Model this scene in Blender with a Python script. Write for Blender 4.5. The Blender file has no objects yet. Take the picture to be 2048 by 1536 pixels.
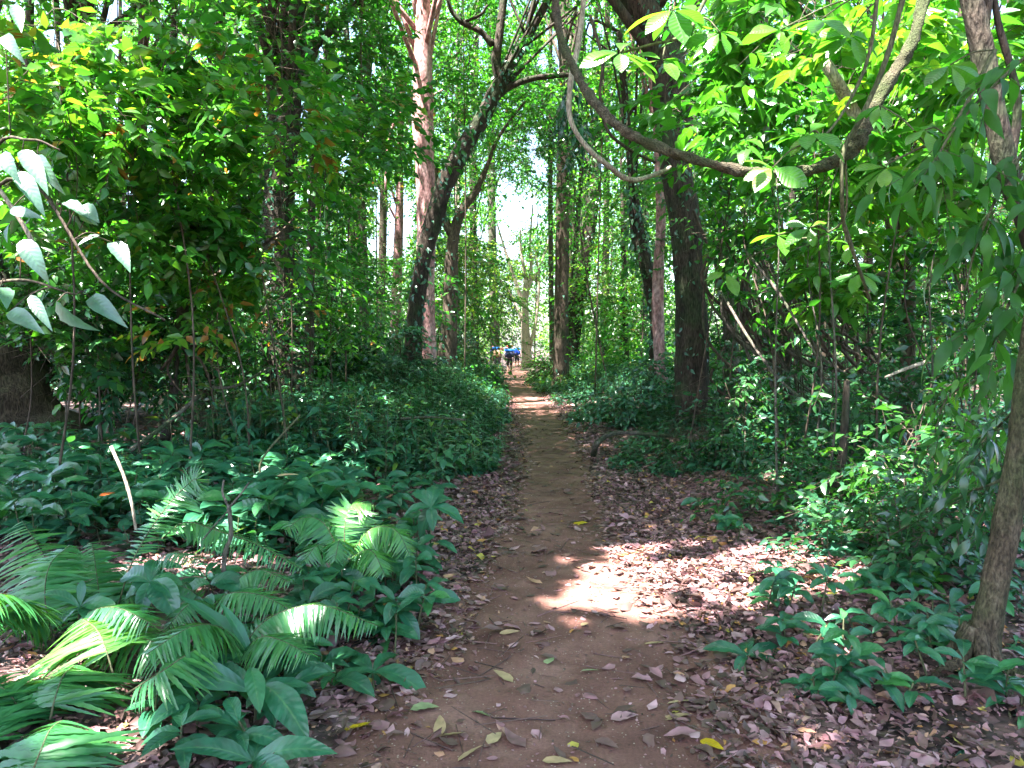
import bpy, bmesh, math
import numpy as np

rng = np.random.default_rng(11)
SC = bpy.context.scene
COL = SC.collection
R = math.radians

# ------------------------------------------------------------------ view geometry
F, HZ, CAMH = 1462.0, 695.0, 1.6
PITCH = math.atan((768 - HZ) / F)
CP, SP = math.cos(PITCH), math.sin(PITCH)


def ray(px, py):
    dx, dz = (px - 1024) / F, -(py - 768) / F
    return np.array([dx, CP + dz * SP, -SP + dz * CP])


def P(px, py, Y):
    d = ray(px, py)
    k = Y / d[1]
    return np.array([d[0] * k, Y, CAMH + d[2] * k])


def proj(V):
    V = np.asarray(V, float)
    x, y, z = V[:, 0], V[:, 1], V[:, 2] - CAMH
    f = y * CP - z * SP
    u = y * SP + z * CP
    f = np.where(f > 0.05, f, 0.05)
    return 1024 + F * x / f, 768 - F * u / f


# path centre line and half width against depth
PY = np.array([-30, 0, 2.78, 3.87, 5.78, 9.2, 15.1, 22.3, 31, 42.5, 58, 75, 140.])
PX = np.array([.1, .1, .16, .26, .34, .57, .68, .50, .13, .17, .44, 1.0, 3.0])
PW = np.array([.72, .72, .70, .60, .43, .38, .40, .46, .50, .55, .6, .7, .7])


def pathx(y):
    return np.interp(y, PY, PX)


def pathw(y):
    return np.interp(y, PY, PW)


def smooth(t):
    t = np.clip(t, 0, 1)
    return t * t * (3 - 2 * t)


def gz(x, y):
    x = np.asarray(x, float)
    y = np.asarray(y, float)
    d = np.abs(x - pathx(y))
    b = .16 * smooth((d - .5) / 2.2) + .25 * smooth((d - 4) / 8)
    n = .035 * np.sin(x * 1.7 + y * .6) * np.sin(y * 1.3 - x * .5) + .02 * np.sin(x * 4.1 + 1) * np.sin(y * 3.7)
    tread = .012 * np.sin(x * 9 + 2.2 * np.sin(y * 2.7)) * np.sin(y * 6.1 + 1.7 * np.sin(x * 5)) + .006 * np.sin(x * 23 + y * 7) * np.sin(y * 19 - x * 5)
    return b + n * smooth((d - .3) / 1.0) + tread * (1 - smooth((d - .5) / .6))


def gpt(px, py):
    d = ray(px, py)
    z = 0.
    for _ in range(14):
        k = (z - CAMH) / d[2]
        z = float(gz(d[0] * k, d[1] * k))
    return np.array([d[0] * k, d[1] * k, z])


def unit(v):
    v = np.asarray(v, float)
    return v / (np.linalg.norm(v, axis=-1, keepdims=True) + 1e-9)


# ------------------------------------------------------------------ sun and canopy gaps
SUN = unit(np.array([-.30, -.22, .93]))
HOLES = []      # (point, radius): shafts along the sun direction that stay free of high leaves


def hole(p, r):
    HOLES.append((np.asarray(p, float), r))


def hole_px(px, py, r):
    hole(gpt(px, py), r)


def in_hole(O, grow=0.0):
    m = np.zeros(len(O), bool)
    for p, r in HOLES:
        v = O - p
        t = v @ SUN
        d = np.linalg.norm(v - t[:, None] * SUN, axis=1)
        m |= (d < r + grow) & (t > 2.2)
    return m


# ------------------------------------------------------------------ mesh accumulation
class Geo:
    def __init__(s):
        s.V, s.T, s.Q, s.A, s.n = [], [], [], [], 0
        s.mt, s.mq = [], []

    def add(s, V, T=None, Q=None, A=None, m=0):
        V = np.asarray(V, float)
        s.V.append(V)
        s.A.append(np.zeros((len(V), 3)) if A is None else A)
        if T is not None and len(T):
            s.T.append(np.asarray(T) + s.n)
            s.mt.append(np.full(len(T), m))
        if Q is not None and len(Q):
            s.Q.append(np.asarray(Q) + s.n)
            s.mq.append(np.full(len(Q), m))
        s.n += len(V)

    def mesh(s, name, mats, origin=None, smooth_=True):
        me = bpy.data.meshes.new(name)
        V = np.concatenate(s.V) if s.V else np.zeros((0, 3))
        A = np.concatenate(s.A) if s.A else np.zeros((0, 3))
        if origin is not None:
            V = V - np.asarray(origin)
        T = np.concatenate(s.T) if s.T else np.zeros((0, 3), int)
        Q = np.concatenate(s.Q) if s.Q else np.zeros((0, 4), int)
        mi = np.concatenate([np.concatenate(s.mt) if s.mt else np.zeros(0, int), np.concatenate(s.mq) if s.mq else np.zeros(0, int)]).astype(np.int32)
        li = np.concatenate([T.ravel(), Q.ravel()]).astype(np.int32)
        ls = np.concatenate([np.arange(len(T)) * 3, len(T) * 3 + np.arange(len(Q)) * 4]).astype(np.int32)
        me.vertices.add(len(V))
        me.vertices.foreach_set('co', V.astype(np.float32).ravel())
        me.loops.add(len(li))
        me.loops.foreach_set('vertex_index', li)
        me.polygons.add(len(ls))
        me.polygons.foreach_set('loop_start', ls)
        if smooth_:
            me.polygons.foreach_set('use_smooth', np.ones(len(ls), bool))
        mats = mats if isinstance(mats, (list, tuple)) else [mats]
        for m in mats:
            me.materials.append(m)
        if len(mats) > 1:
            me.polygons.foreach_set('material_index', mi)
        at = me.attributes.new('lf', 'FLOAT_VECTOR', 'POINT')
        at.data.foreach_set('vector', A.astype(np.float32).ravel())
        me.update(calc_edges=True)
        return me


def obj(name, geo, mats, parent=None, label=None, cat=None, group=None, kind=None, origin=None, smooth_=True):
    """link one mesh object; a child keeps its vertices relative to its parent's location"""
    if parent is not None:
        origin = np.array(parent['at']) if origin is None else origin
    me = geo.mesh(name, mats, origin, smooth_) if isinstance(geo, Geo) else geo
    o = bpy.data.objects.new(name, me)
    COL.objects.link(o)
    if parent is not None:
        o.parent = parent
        a = np.asarray(origin) - np.array(parent['at'])
        o.location = a
        o['at'] = [float(v) for v in origin]
    elif origin is not None:
        o.location = origin
        o['at'] = [float(v) for v in origin]
    tag(o, label, cat, group, kind)
    return o


def tag(o, label=None, cat=None, group=None, kind=None):
    if label: o['label'] = label
    if cat: o['category'] = cat
    if group: o['group'] = group
    if kind: o['kind'] = kind
    return o


def thing(name, label, cat, at, group=None):
    o = bpy.data.objects.new(name, None)
    o.empty_display_size = .1
    COL.objects.link(o)
    o.location = at
    o['at'] = [float(v) for v in at]
    return tag(o, label, cat, group)


# ------------------------------------------------------------------ leaf templates
def leaf_tpl(n, w, fold=.25, droop=.25, shape='ovate', wave=0.0, curl=0.0):
    """unit-length leaf along +y, blade across x, face +z"""
    V, A = [], []
    ts = np.linspace(0, 1, n + 1)
    def W(t):
        if shape == 'ovate':
            return w * (math.sin(math.pi * t ** .72) ** .85) * (1 - .35 * t)
        if shape == 'obovate':
            return w * (math.sin(math.pi * t ** 1.35) ** .9)
        if shape == 'lance':
            return w * (math.sin(math.pi * t ** .8) ** 1.1) * (1 - .45 * t ** 2)
        return w * math.sin(math.pi * t) ** .8
    rows = []
    for i, t in enumerate(ts):
        z = -droop * t * t
        y = t * (1 - .12 * droop * t)
        if i in (0, n):
            rows.append([len(V)])
            V.append((0, y, z)); A.append((0, t, 0))
        else:
            ww = W(t)
            r = []
            for sx in (-1, 0, 1):
                zz = z + abs(sx) * (fold * ww + curl * ww * t + wave * ww * (1 if i % 2 else -1))
                r.append(len(V))
                V.append((sx * ww, y, zz)); A.append((sx, t, 0))
            rows.append(r)
    T, Q = [], []
    for a, b in zip(rows[:-1], rows[1:]):
        if len(a) == 1:
            T += [(a[0], b[1], b[0]), (a[0], b[2], b[1])]
        elif len(b) == 1:
            T += [(a[0], a[1], b[0]), (a[1], a[2], b[0])]
        else:
            Q += [(a[0], a[1], b[1], b[0]), (a[1], a[2], b[2], b[1])]
    return dict(V=np.array(V, float), T=np.array(T, int).reshape(-1, 3), Q=np.array(Q, int).reshape(-1, 4), A=np.array(A, float))


def diamond(w, fold=.2, droop=.2):
    V = np.array([(0, 0, 0), (-w, .42, fold * w), (w, .42, fold * w), (0, 1, -droop), (0, .45, -.1 * droop)])
    T = np.array([(0, 4, 1), (0, 2, 4), (1, 4, 3), (4, 2, 3)])
    return dict(V=V, T=T, Q=np.zeros((0, 4), int), A=np.array([(0, 0, 0), (-1, .4, 0), (1, .4, 0), (0, 1, 0), (0, .45, 0)], float))


def prism():
    V, Q = [], []
    for y in (0, 1):
        for k in range(3):
            a = 2 * math.pi * k / 3
            V.append((math.cos(a), y, math.sin(a)))
    for k in range(3):
        Q.append((k, (k + 1) % 3, 3 + (k + 1) % 3, 3 + k))
    V = np.array(V)
    return dict(V=V, T=np.zeros((0, 3), int), Q=np.array(Q), A=np.zeros((6, 3)))


L_FAR = diamond(.27, .25, .25)
L_FARN = diamond(.19, .25, .35)
L_MID = leaf_tpl(3, .27, .22, .25)
L_MIDN = leaf_tpl(4, .17, .25, .4, 'lance')
L_NEAR = leaf_tpl(6, .25, .2, .3)
L_OBO = leaf_tpl(6, .2, .18, .22, 'obovate')
L_LANCE = leaf_tpl(7, .15, .22, .45, 'lance')
_L_DRY0 = [leaf_tpl(4, .27, .3, .1, curl=.5), leaf_tpl(4, .3, .15, -.12, wave=.12), leaf_tpl(4, .2, .5, .25, curl=.7), leaf_tpl(4, .33, -.2, .1, 'obovate')]
PRISM = prism()
L_DRY = []
for t_ in _L_DRY0 + _L_DRY0:
    # ragged, warped copies
    v_ = t_['V'].copy()
    v_ += rng.normal(size=v_.shape) * np.array([.035, .025, .05])
    L_DRY.append(dict(t_, V=v_))


def put(geo, tpl, pos, axis, normal, size, var, wid=None, m=0):
    """many copies of one leaf template, vectorised"""
    N = len(pos)
    if N == 0:
        return
    y = unit(axis)
    x = unit(np.cross(y, normal))
    z = np.cross(x, y)
    size = np.broadcast_to(np.asarray(size, float), (N,))
    wid = size if wid is None else np.broadcast_to(np.asarray(wid, float), (N,))
    v = tpl['V']
    k = len(v)
    W = pos[:, None, :] + (v[None, :, 0, None] * wid[:, None, None]) * x[:, None, :] + (v[None, :, 1, None] * size[:, None, None]) * y[:, None, :] \
        + (v[None, :, 2, None] * wid[:, None, None]) * z[:, None, :]
    A = np.broadcast_to(tpl['A'], (N, k, 3)).copy()
    A[:, :, 2] = np.broadcast_to(np.asarray(var, float), (N,))[:, None]
    off = (np.arange(N) * k)[:, None, None]
    T = (tpl['T'][None] + off).reshape(-1, 3) if len(tpl['T']) else None
    Q = (tpl['Q'][None] + off).reshape(-1, 4) if len(tpl['Q']) else None
    geo.add(W.reshape(-1, 3), T, Q, A.reshape(-1, 3), m)


UP = np.array([0, 0, 1.])


def rn(*s):
    return rng.normal(size=s)


def sprays(geo, tpl, O, D, L, K, size, var=.5, droop=.22, hang=.25, spread=.85, tw=None, twr=.004, nrm=.35, vs=.13, ratio=1., cull=0):
    """leafy twigs: K alternate leaves on each twig O + D*L"""
    T = len(O)
    if T == 0:
        return
    D = unit(D)
    L = np.broadcast_to(np.asarray(L, float), (T,))
    size = np.broadcast_to(np.asarray(size, float), (T,))
    var = np.broadcast_to(np.asarray(var, float), (T,))
    S = unit(np.cross(D, UP + .01))
    for k in range(K):
        t = (k + .6 + .3 * rng.random(T)) / K
        pos = O + D * (L * t)[:, None]
        pos[:, 2] -= droop * L * t * t
        if k == K - 1:
            ax = D + .25 * rn(T, 3)
        else:
            sd = (1 if k % 2 else -1)
            ax = D * .55 + S * sd * spread + .22 * rn(T, 3)
        ax[:, 2] -= hang * (.6 + .8 * rng.random(T))
        nm = UP + nrm * rn(T, 3)
        sz = size * rng.uniform(.65, 1.15, T)
        vv, wd = np.clip(var + vs * rng.normal(size=T), 0, 1), sz * ratio * rng.uniform(.85, 1.15, T)
        if cull:
            mid = pos + .5 * sz[:, None] * unit(ax)
            q = ~in_gap(mid)
            if cull > 1:
                q &= ~in_hole(mid, .06)
                q &= ~in_clear(mid)
            pos, ax, nm, sz, vv, wd = pos[q], ax[q], nm[q], sz[q], vv[q], wd[q]
        put(geo, tpl, pos, ax, nm, sz, vv, wid=wd)
    if tw is not None:
        E = O + D * L[:, None]
        E[:, 2] -= droop * L
        ln = np.linalg.norm(E - O, axis=1)
        put(tw, PRISM, O, E - O, UP + .1, ln, .5, wid=np.full(T, twr))


def catmull(pts, n=6):
    p = np.asarray(pts, float)
    if len(p) < 3:
        t = np.linspace(0, 1, n + 1)[:, None]
        return p[0] * (1 - t) + p[-1] * t
    q = np.vstack([2 * p[0] - p[1], p, 2 * p[-1] - p[-2]])
    out = []
    for i in range(1, len(q) - 2):
        for s in np.arange(n) / n:
            a, b, c, d = q[i - 1], q[i], q[i + 1], q[i + 2]
            out.append(.5 * (2 * b + (c - a) * s + (2 * a - 5 * b + 4 * c - d) * s * s + (3 * b - 3 * c + d - a) * s ** 3))
    out.append(q[-2])
    return np.array(out)


def tube(geo, pts, rad, sides=8, rough=0.0, var=.5, m=0, flute=0.0):
    pts = np.asarray(pts, float)
    n = len(pts)
    rad = np.interp(np.linspace(0, 1, n), np.linspace(0, 1, len(np.atleast_1d(rad))), np.atleast_1d(rad))
    tan = unit(np.gradient(pts, axis=0))
    ref = np.array([1, 0, 0.]) if abs(tan[0][0]) < .8 else np.array([0, 1., 0])
    V, A = [], []
    ph = rng.random(4) * 6.28
    for i in range(n):
        t = tan[i]
        a = unit(np.cross(t, ref))
        b = np.cross(t, a)
        ang = np.arange(sides) * 2 * math.pi / sides
        r = rad[i] * (1 + rough * (.6 * np.sin(ang * 2 + ph[0] + i * .7) + .5 * np.sin(ang * 3 + ph[1] - i * .9) + .6 * rng.normal(size=sides)))
        if np.any(flute):
            k = flute[i] if hasattr(flute, '__len__') else flute
            r = r * (1 + k * np.maximum(0, np.sin(ang * 2.5 + ph[2])) ** 1.5)
        V.append(pts[i] + np.cos(ang)[:, None] * a * r[:, None] + np.sin(ang)[:, None] * b * r[:, None])
        A.append(np.stack([np.cos(ang), np.full(sides, i / max(1, n - 1)), np.full(sides, var)], 1))
    V.append(pts[:1]); A.append(np.array([[0, 0, var]]))
    V.append(pts[-1:]); A.append(np.array([[0, 1, var]]))
    Q, T = [], []
    for i in range(n - 1):
        for k in range(sides):
            k2 = (k + 1) % sides
            Q.append((i * sides + k, i * sides + k2, (i + 1) * sides + k2, (i + 1) * sides + k))
    for k in range(sides):
        T.append((n * sides, (k + 1) % sides, k))
        T.append((n * sides + 1, (n - 1) * sides + k, (n - 1) * sides + (k + 1) % sides))
    geo.add(np.vstack(V), T, Q, np.vstack(A), m)


# ------------------------------------------------------------------ materials
def nt(name):
    m = bpy.data.materials.new(name)
    m.use_nodes = True
    t = m.node_tree
    t.nodes.clear()
    return m, t, t.nodes, t.links


def ramp(N, stops, interp='LINEAR'):
    r = N.new('ShaderNodeValToRGB')
    r.color_ramp.interpolation = interp
    e = r.color_ramp.elements
    while len(e) > 1:
        e.remove(e[-1])
    e[0].position, e[0].color = stops[0][0], (*stops[0][1], 1)
    for p, c in stops[1:]:
        x = e.new(p)
        x.color = (*c, 1)
    return r


def leaf_mat(name, stops, trans, tmix=.4, rough=.38, spec=.5, veins=0.0, sat=1.0):
    m, t, N, Lk = nt(name)
    at = N.new('ShaderNodeAttribute'); at.attribute_name = 'lf'
    sx = N.new('ShaderNodeSeparateXYZ'); Lk.new(at.outputs['Vector'], sx.inputs[0])
    cr = ramp(N, stops); Lk.new(sx.outputs['Z'], cr.inputs[0])
    tr = ramp(N, trans); Lk.new(sx.outputs['Z'], tr.inputs[0])
    col, tcol = cr.outputs[0], tr.outputs[0]
    # blotches inside the blade
    tc = N.new('ShaderNodeTexCoord')
    no = N.new('ShaderNodeTexNoise'); no.inputs['Scale'].default_value = 22; no.inputs['Detail'].default_value = 3
    Lk.new(tc.outputs['Object'], no.inputs['Vector'])
    mr = N.new('ShaderNodeMapRange'); mr.inputs[1].default_value = .3; mr.inputs[2].default_value = .7; mr.inputs[3].default_value = .72; mr.inputs[4].default_value = 1.25
    Lk.new(no.outputs['Fac'], mr.inputs[0])
    mu = N.new('ShaderNodeMix'); mu.data_type = 'RGBA'; mu.blend_type = 'MULTIPLY'; mu.inputs[0].default_value = 1
    Lk.new(col, mu.inputs['A']); Lk.new(mr.outputs[0], mu.inputs['B'])
    col = mu.outputs['Result']
    bs = N.new('ShaderNodeBsdfPrincipled')
    if veins:
        # side veins and a paler midrib, from the leaf's own coordinates
        ab = N.new('ShaderNodeMath'); ab.operation = 'ABSOLUTE'; Lk.new(sx.outputs['X'], ab.inputs[0])
        m1 = N.new('ShaderNodeMath'); m1.operation = 'MULTIPLY_ADD'; Lk.new(sx.outputs['Y'], m1.inputs[0]); m1.inputs[1].default_value = 62
        m2 = N.new('ShaderNodeMath'); m2.operation = 'MULTIPLY'; Lk.new(ab.outputs[0], m2.inputs[0]); m2.inputs[1].default_value = -9
        Lk.new(m2.outputs[0], m1.inputs[2])
        sn = N.new('ShaderNodeMath'); sn.operation = 'SINE'; Lk.new(m1.outputs[0], sn.inputs[0])
        rb = N.new('ShaderNodeMapRange'); Lk.new(ab.outputs[0], rb.inputs[0]); rb.inputs[1].default_value = 0; rb.inputs[2].default_value = .1; rb.inputs[3].default_value = 1; rb.inputs[4].default_value = 0
        pl = N.new('ShaderNodeMix'); pl.data_type = 'RGBA'; pl.inputs['B'].default_value = (.1, .24, .08, 1)
        f = N.new('ShaderNodeMath'); f.operation = 'MULTIPLY'; Lk.new(rb.outputs[0], f.inputs[0]); f.inputs[1].default_value = .55
        Lk.new(f.outputs[0], pl.inputs[0]); Lk.new(col, pl.inputs['A'])
        col = pl.outputs['Result']
        bp = N.new('ShaderNodeBump'); bp.inputs['Strength'].default_value = veins; bp.inputs['Distance'].default_value = .004
        Lk.new(sn.outputs[0], bp.inputs['Height'])
        Lk.new(bp.outputs[0], bs.inputs['Normal'])
    Lk.new(col, bs.inputs['Base Color'])
    bs.inputs['Roughness'].default_value = rough
    bs.inputs['Specular IOR Level'].default_value = spec
    tl = N.new('ShaderNodeBsdfTranslucent'); Lk.new(tcol, tl.inputs['Color'])
    mx = N.new('ShaderNodeMixShader'); mx.inputs[0].default_value = tmix
    Lk.new(bs.outputs[0], mx.inputs[1]); Lk.new(tl.outputs[0], mx.inputs[2])
    out = N.new('ShaderNodeOutputMaterial'); Lk.new(mx.outputs[0], out.inputs[0])
    return m


def bark_mat(name, stops, scale=6., bump=.5, moss=0., mosscol=(.03, .07, .02), stretch=.25):
    m, t, N, Lk = nt(name)
    tc = N.new('ShaderNodeTexCoord')
    mp = N.new('ShaderNodeMapping'); mp.inputs['Scale'].default_value = (1, 1, stretch); Lk.new(tc.outputs['Object'], mp.inputs[0])
    n1 = N.new('ShaderNodeTexNoise'); n1.inputs['Scale'].default_value = scale; n1.inputs['Detail'].default_value = 8; n1.inputs['Roughness'].default_value = .65
    Lk.new(mp.outputs[0], n1.inputs['Vector'])
    cr = ramp(N, stops); Lk.new(n1.outputs['Fac'], cr.inputs[0])
    n2 = N.new('ShaderNodeTexNoise'); n2.inputs['Scale'].default_value = 2.3; n2.inputs['Detail'].default_value = 6
    Lk.new(tc.outputs['Object'], n2.inputs['Vector'])
    mr = N.new('ShaderNodeMapRange'); mr.inputs[1].default_value = .62 - moss * .35; mr.inputs[2].default_value = .75 - moss * .3
    Lk.new(n2.outputs['Fac'], mr.inputs[0])
    mx = N.new('ShaderNodeMix'); mx.data_type = 'RGBA'; mx.inputs['B'].default_value = (*mosscol, 1)
    f = N.new('ShaderNodeMath'); f.operation = 'MULTIPLY'; f.inputs[1].default_value = min(1, moss * 1.5); Lk.new(mr.outputs[0], f.inputs[0])
    Lk.new(f.outputs[0], mx.inputs[0]); Lk.new(cr.outputs[0], mx.inputs['A'])
    n3 = N.new('ShaderNodeTexNoise'); n3.inputs['Scale'].default_value = scale * 6; n3.inputs['Detail'].default_value = 6
    Lk.new(mp.outputs[0], n3.inputs['Vector'])
    fine = N.new('ShaderNodeMapRange'); fine.inputs[1].default_value = .35; fine.inputs[2].default_value = .65; fine.inputs[3].default_value = .45; fine.inputs[4].default_value = 1.35
    Lk.new(n3.outputs['Fac'], fine.inputs[0])
    fm = N.new('ShaderNodeMix'); fm.data_type = 'RGBA'; fm.blend_type = 'MULTIPLY'; fm.inputs[0].default_value = 1
    Lk.new(mx.outputs['Result'], fm.inputs['A']); Lk.new(fine.outputs[0], fm.inputs['B'])
    bp = N.new('ShaderNodeBump'); bp.inputs['Strength'].default_value = bump; bp.inputs['Distance'].default_value = .03
    ad = N.new('ShaderNodeMath'); ad.operation = 'ADD'; Lk.new(n1.outputs['Fac'], ad.inputs[0]); Lk.new(n3.outputs['Fac'], ad.inputs[1])
    Lk.new(ad.outputs[0], bp.inputs['Height'])
    bs = N.new('ShaderNodeBsdfPrincipled'); bs.inputs['Roughness'].default_value = .85; bs.inputs['Specular IOR Level'].default_value = .2
    Lk.new(fm.outputs['Result'], bs.inputs['Base Color']); Lk.new(bp.outputs[0], bs.inputs['Normal'])
    out = N.new('ShaderNodeOutputMaterial'); Lk.new(bs.outputs[0], out.inputs[0])
    return m


def plain_mat(name, col, rough=.8, scale=30, amt=.25, bump=.15):
    m, t, N, Lk = nt(name)
    tc = N.new('ShaderNodeTexCoord')
    no = N.new('ShaderNodeTexNoise'); no.inputs['Scale'].default_value = scale; no.inputs['Detail'].default_value = 4
    Lk.new(tc.outputs['Object'], no.inputs['Vector'])
    lo = tuple(c * (1 - amt) for c in col); hi = tuple(min(1, c * (1 + amt)) for c in col)
    cr = ramp(N, [(.3, lo), (.7, hi)]); Lk.new(no.outputs['Fac'], cr.inputs[0])
    bp = N.new('ShaderNodeBump'); bp.inputs['Strength'].default_value = bump; bp.inputs['Distance'].default_value = .01; Lk.new(no.outputs['Fac'], bp.inputs['Height'])
    bs = N.new('ShaderNodeBsdfPrincipled'); bs.inputs['Roughness'].default_value = rough
    Lk.new(cr.outputs[0], bs.inputs['Base Color']); Lk.new(bp.outputs[0], bs.inputs['Normal'])
    out = N.new('ShaderNodeOutputMaterial'); Lk.new(bs.outputs[0], out.inputs[0])
    return m


M = {}
YEL = (.42, .30, .03)
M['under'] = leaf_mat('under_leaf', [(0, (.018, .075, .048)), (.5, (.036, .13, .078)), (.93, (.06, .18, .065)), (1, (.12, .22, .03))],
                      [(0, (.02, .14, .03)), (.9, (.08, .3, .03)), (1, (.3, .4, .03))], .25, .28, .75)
M['broad'] = leaf_mat('broad_leaf', [(0, (.014, .075, .04)), (.6, (.024, .12, .06)), (1, (.05, .19, .05))],
                      [(0, (.03, .18, .03)), (1, (.1, .36, .03))], .25, .28, .7, veins=.12)
M['waxy_sheen'] = leaf_mat('waxy_sheen_leaf', [(0, (.04, .11, .06)), (1, (.1, .2, .13))], [(0, (.05, .25, .03)), (1, (.12, .4, .04))], .2, .33, 1.0, veins=.1)  # base colour paled to stand in for the white sheen of sunlit leaves
M['mid'] = leaf_mat('forest_leaf', [(0, (.016, .07, .022)), (.5, (.034, .13, .022)), (.9, (.075, .21, .02)), (.97, (.14, .22, .02)), (1, (.30, .12, .03))],
                    [(0, (.025, .2, .014)), (.6, (.085, .38, .014)), (.95, (.26, .52, .018)), (1, (.45, .2, .02))], .42, .29, .65)
M['bright'] = leaf_mat('thin_leaf', [(0, (.03, .12, .02)), (.5, (.06, .2, .018)), (1, (.14, .27, .02))],
                       [(0, (.035, .24, .012)), (.6, (.10, .39, .013)), (1, (.27, .5, .018))], .45, .3, .65, veins=.2)
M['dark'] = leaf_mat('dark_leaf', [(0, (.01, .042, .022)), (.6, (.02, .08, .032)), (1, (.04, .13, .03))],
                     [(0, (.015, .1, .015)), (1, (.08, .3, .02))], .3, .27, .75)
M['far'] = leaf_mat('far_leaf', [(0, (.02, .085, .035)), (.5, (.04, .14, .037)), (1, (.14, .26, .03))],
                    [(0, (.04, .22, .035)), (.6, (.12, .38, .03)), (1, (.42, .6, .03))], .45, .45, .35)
M['fern'] = leaf_mat('fern_leaf', [(0, (.02, .1, .04)), (.5, (.04, .17, .055)), (1, (.09, .25, .04))],
                     [(0, (.06, .3, .03)), (1, (.25, .55, .03))], .32, .28, .65)
M['dry'] = leaf_mat('dry_leaf', [(0, (.045, .024, .021)), (.3, (.13, .07, .06)), (.6, (.28, .125, .135)), (.85, (.45, .265, .27)), (.93, (.42, .19, .055)), (1, (.4, .32, .06))],
                    [(0, (.1, .05, .03)), (1, (.35, .2, .08))], .1, .48, .45)
M['yellow'] = leaf_mat('yellow_leaf', [(0, (.45, .28, .01)), (1, (.62, .42, .015))], [(0, (.5, .35, .01)), (1, (.6, .4, .02))], .2, .4, .4, veins=.2)
M['red'] = leaf_mat('red_leaf', [(0, (.35, .05, .015)), (1, (.5, .12, .03))], [(0, (.5, .08, .01)), (1, (.6, .15, .02))], .3, .4, .4)
M['palegreen'] = leaf_mat('pale_green_leaf', [(0, (.22, .25, .12)), (1, (.3, .33, .17))], [(0, (.2, .25, .08)), (1, (.2, .25, .1))], .1, .5, .4)
M['tan'] = leaf_mat('tan_leaf', [(0, (.3, .18, .09)), (1, (.46, .33, .18))], [(0, (.3, .18, .06)), (1, (.4, .25, .1))], .1, .48, .45)
M['bark'] = bark_mat('brown_bark', [(.3, (.035, .025, .018)), (.55, (.09, .065, .047)), (.75, (.16, .12, .09))], 7, .6, .25)
M['bark_dark'] = bark_mat('dark_bark', [(.3, (.016, .012, .010)), (.6, (.066, .048, .036)), (.8, (.16, .125, .098))], 8, .9, .4, (.03, .055, .02))
M['bark_pink'] = bark_mat('pink_bark', [(.28, (.19, .085, .08)), (.5, (.37, .195, .185)), (.72, (.55, .37, .36))], 3.5, .3, 0, stretch=.5)
M['bark_grey'] = bark_mat('grey_bark', [(.3, (.06, .05, .042)), (.55, (.13, .105, .085)), (.75, (.24, .2, .165))], 11, .8, .5, (.05, .075, .03))
M['bark_pale'] = bark_mat('pale_bark', [(.3, (.2, .15, .11)), (.7, (.44, .36, .28))], 12, .4, 0)
M['liana'] = bark_mat('liana_bark', [(.3, (.04, .032, .02)), (.5, (.1, .078, .05)), (.72, (.19, .155, .105))], 16, 1., .55, (.05, .07, .022), stretch=1.)
M['bark_moss'] = bark_mat('mossy_bark', [(.3, (.035, .025, .016)), (.5, (.1, .072, .046)), (.72, (.2, .155, .105))], 15, 1., .5, (.045, .07, .02), stretch=.4)
M['droop'] = leaf_mat('drooping_leaf', [(0, (.014, .06, .016)), (.6, (.03, .11, .02)), (1, (.05, .16, .02))], [(0, (.03, .2, .014)), (1, (.12, .4, .014))], .4, .42, .3)
M['stem'] = bark_mat('green_stem', [(.3, (.05, .06, .025)), (.7, (.12, .11, .06))], 14, .3, .1)


def ground_mat():
    m, t, N, Lk = nt('forest_floor')
    tc = N.new('ShaderNodeTexCoord')
    v = N.new('ShaderNodeTexVoronoi'); v.inputs['Scale'].default_value = 11; v.inputs['Randomness'].default_value = 1
    w = N.new('ShaderNodeTexNoise'); w.inputs['Scale'].default_value = 7; w.inputs['Detail'].default_value = 3
    Lk.new(tc.outputs['Object'], w.inputs['Vector'])
    mxv = N.new('ShaderNodeMix'); mxv.data_type = 'RGBA'; mxv.inputs[0].default_value = .12
    Lk.new(tc.outputs['Object'], mxv.inputs['A']); Lk.new(w.outputs['Color'], mxv.inputs['B'])
    Lk.new(mxv.outputs['Result'], v.inputs['Vector'])
    sp = N.new('ShaderNodeSeparateColor'); Lk.new(v.outputs['Color'], sp.inputs[0])
    cr = ramp(N, [(0, (.045, .027, .022)), (.4, (.11, .056, .05)), (.75, (.2, .11, .1)), (1, (.3, .18, .16))]); Lk.new(sp.outputs[0], cr.inputs[0])
    ed = N.new('ShaderNodeMapRange'); ed.inputs[1].default_value = .25; ed.inputs[2].default_value = .75; ed.inputs[3].default_value = 1; ed.inputs[4].default_value = .3
    Lk.new(v.outputs['Distance'], ed.inputs[0])
    mu = N.new('ShaderNodeMix'); mu.data_type = 'RGBA'; mu.blend_type = 'MULTIPLY'; mu.inputs[0].default_value = 1
    Lk.new(cr.outputs[0], mu.inputs['A']); Lk.new(ed.outputs[0], mu.inputs['B'])
    bp = N.new('ShaderNodeBump'); bp.inputs['Strength'].default_value = .8; bp.inputs['Distance'].default_value = .03
    Lk.new(ed.outputs[0], bp.inputs['Height'])
    bs = N.new('ShaderNodeBsdfPrincipled'); bs.inputs['Roughness'].default_value = .75
    Lk.new(mu.outputs['Result'], bs.inputs['Base Color']); Lk.new(bp.outputs[0], bs.inputs['Normal'])
    out = N.new('ShaderNodeOutputMaterial'); Lk.new(bs.outputs[0], out.inputs[0])
    return m


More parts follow.
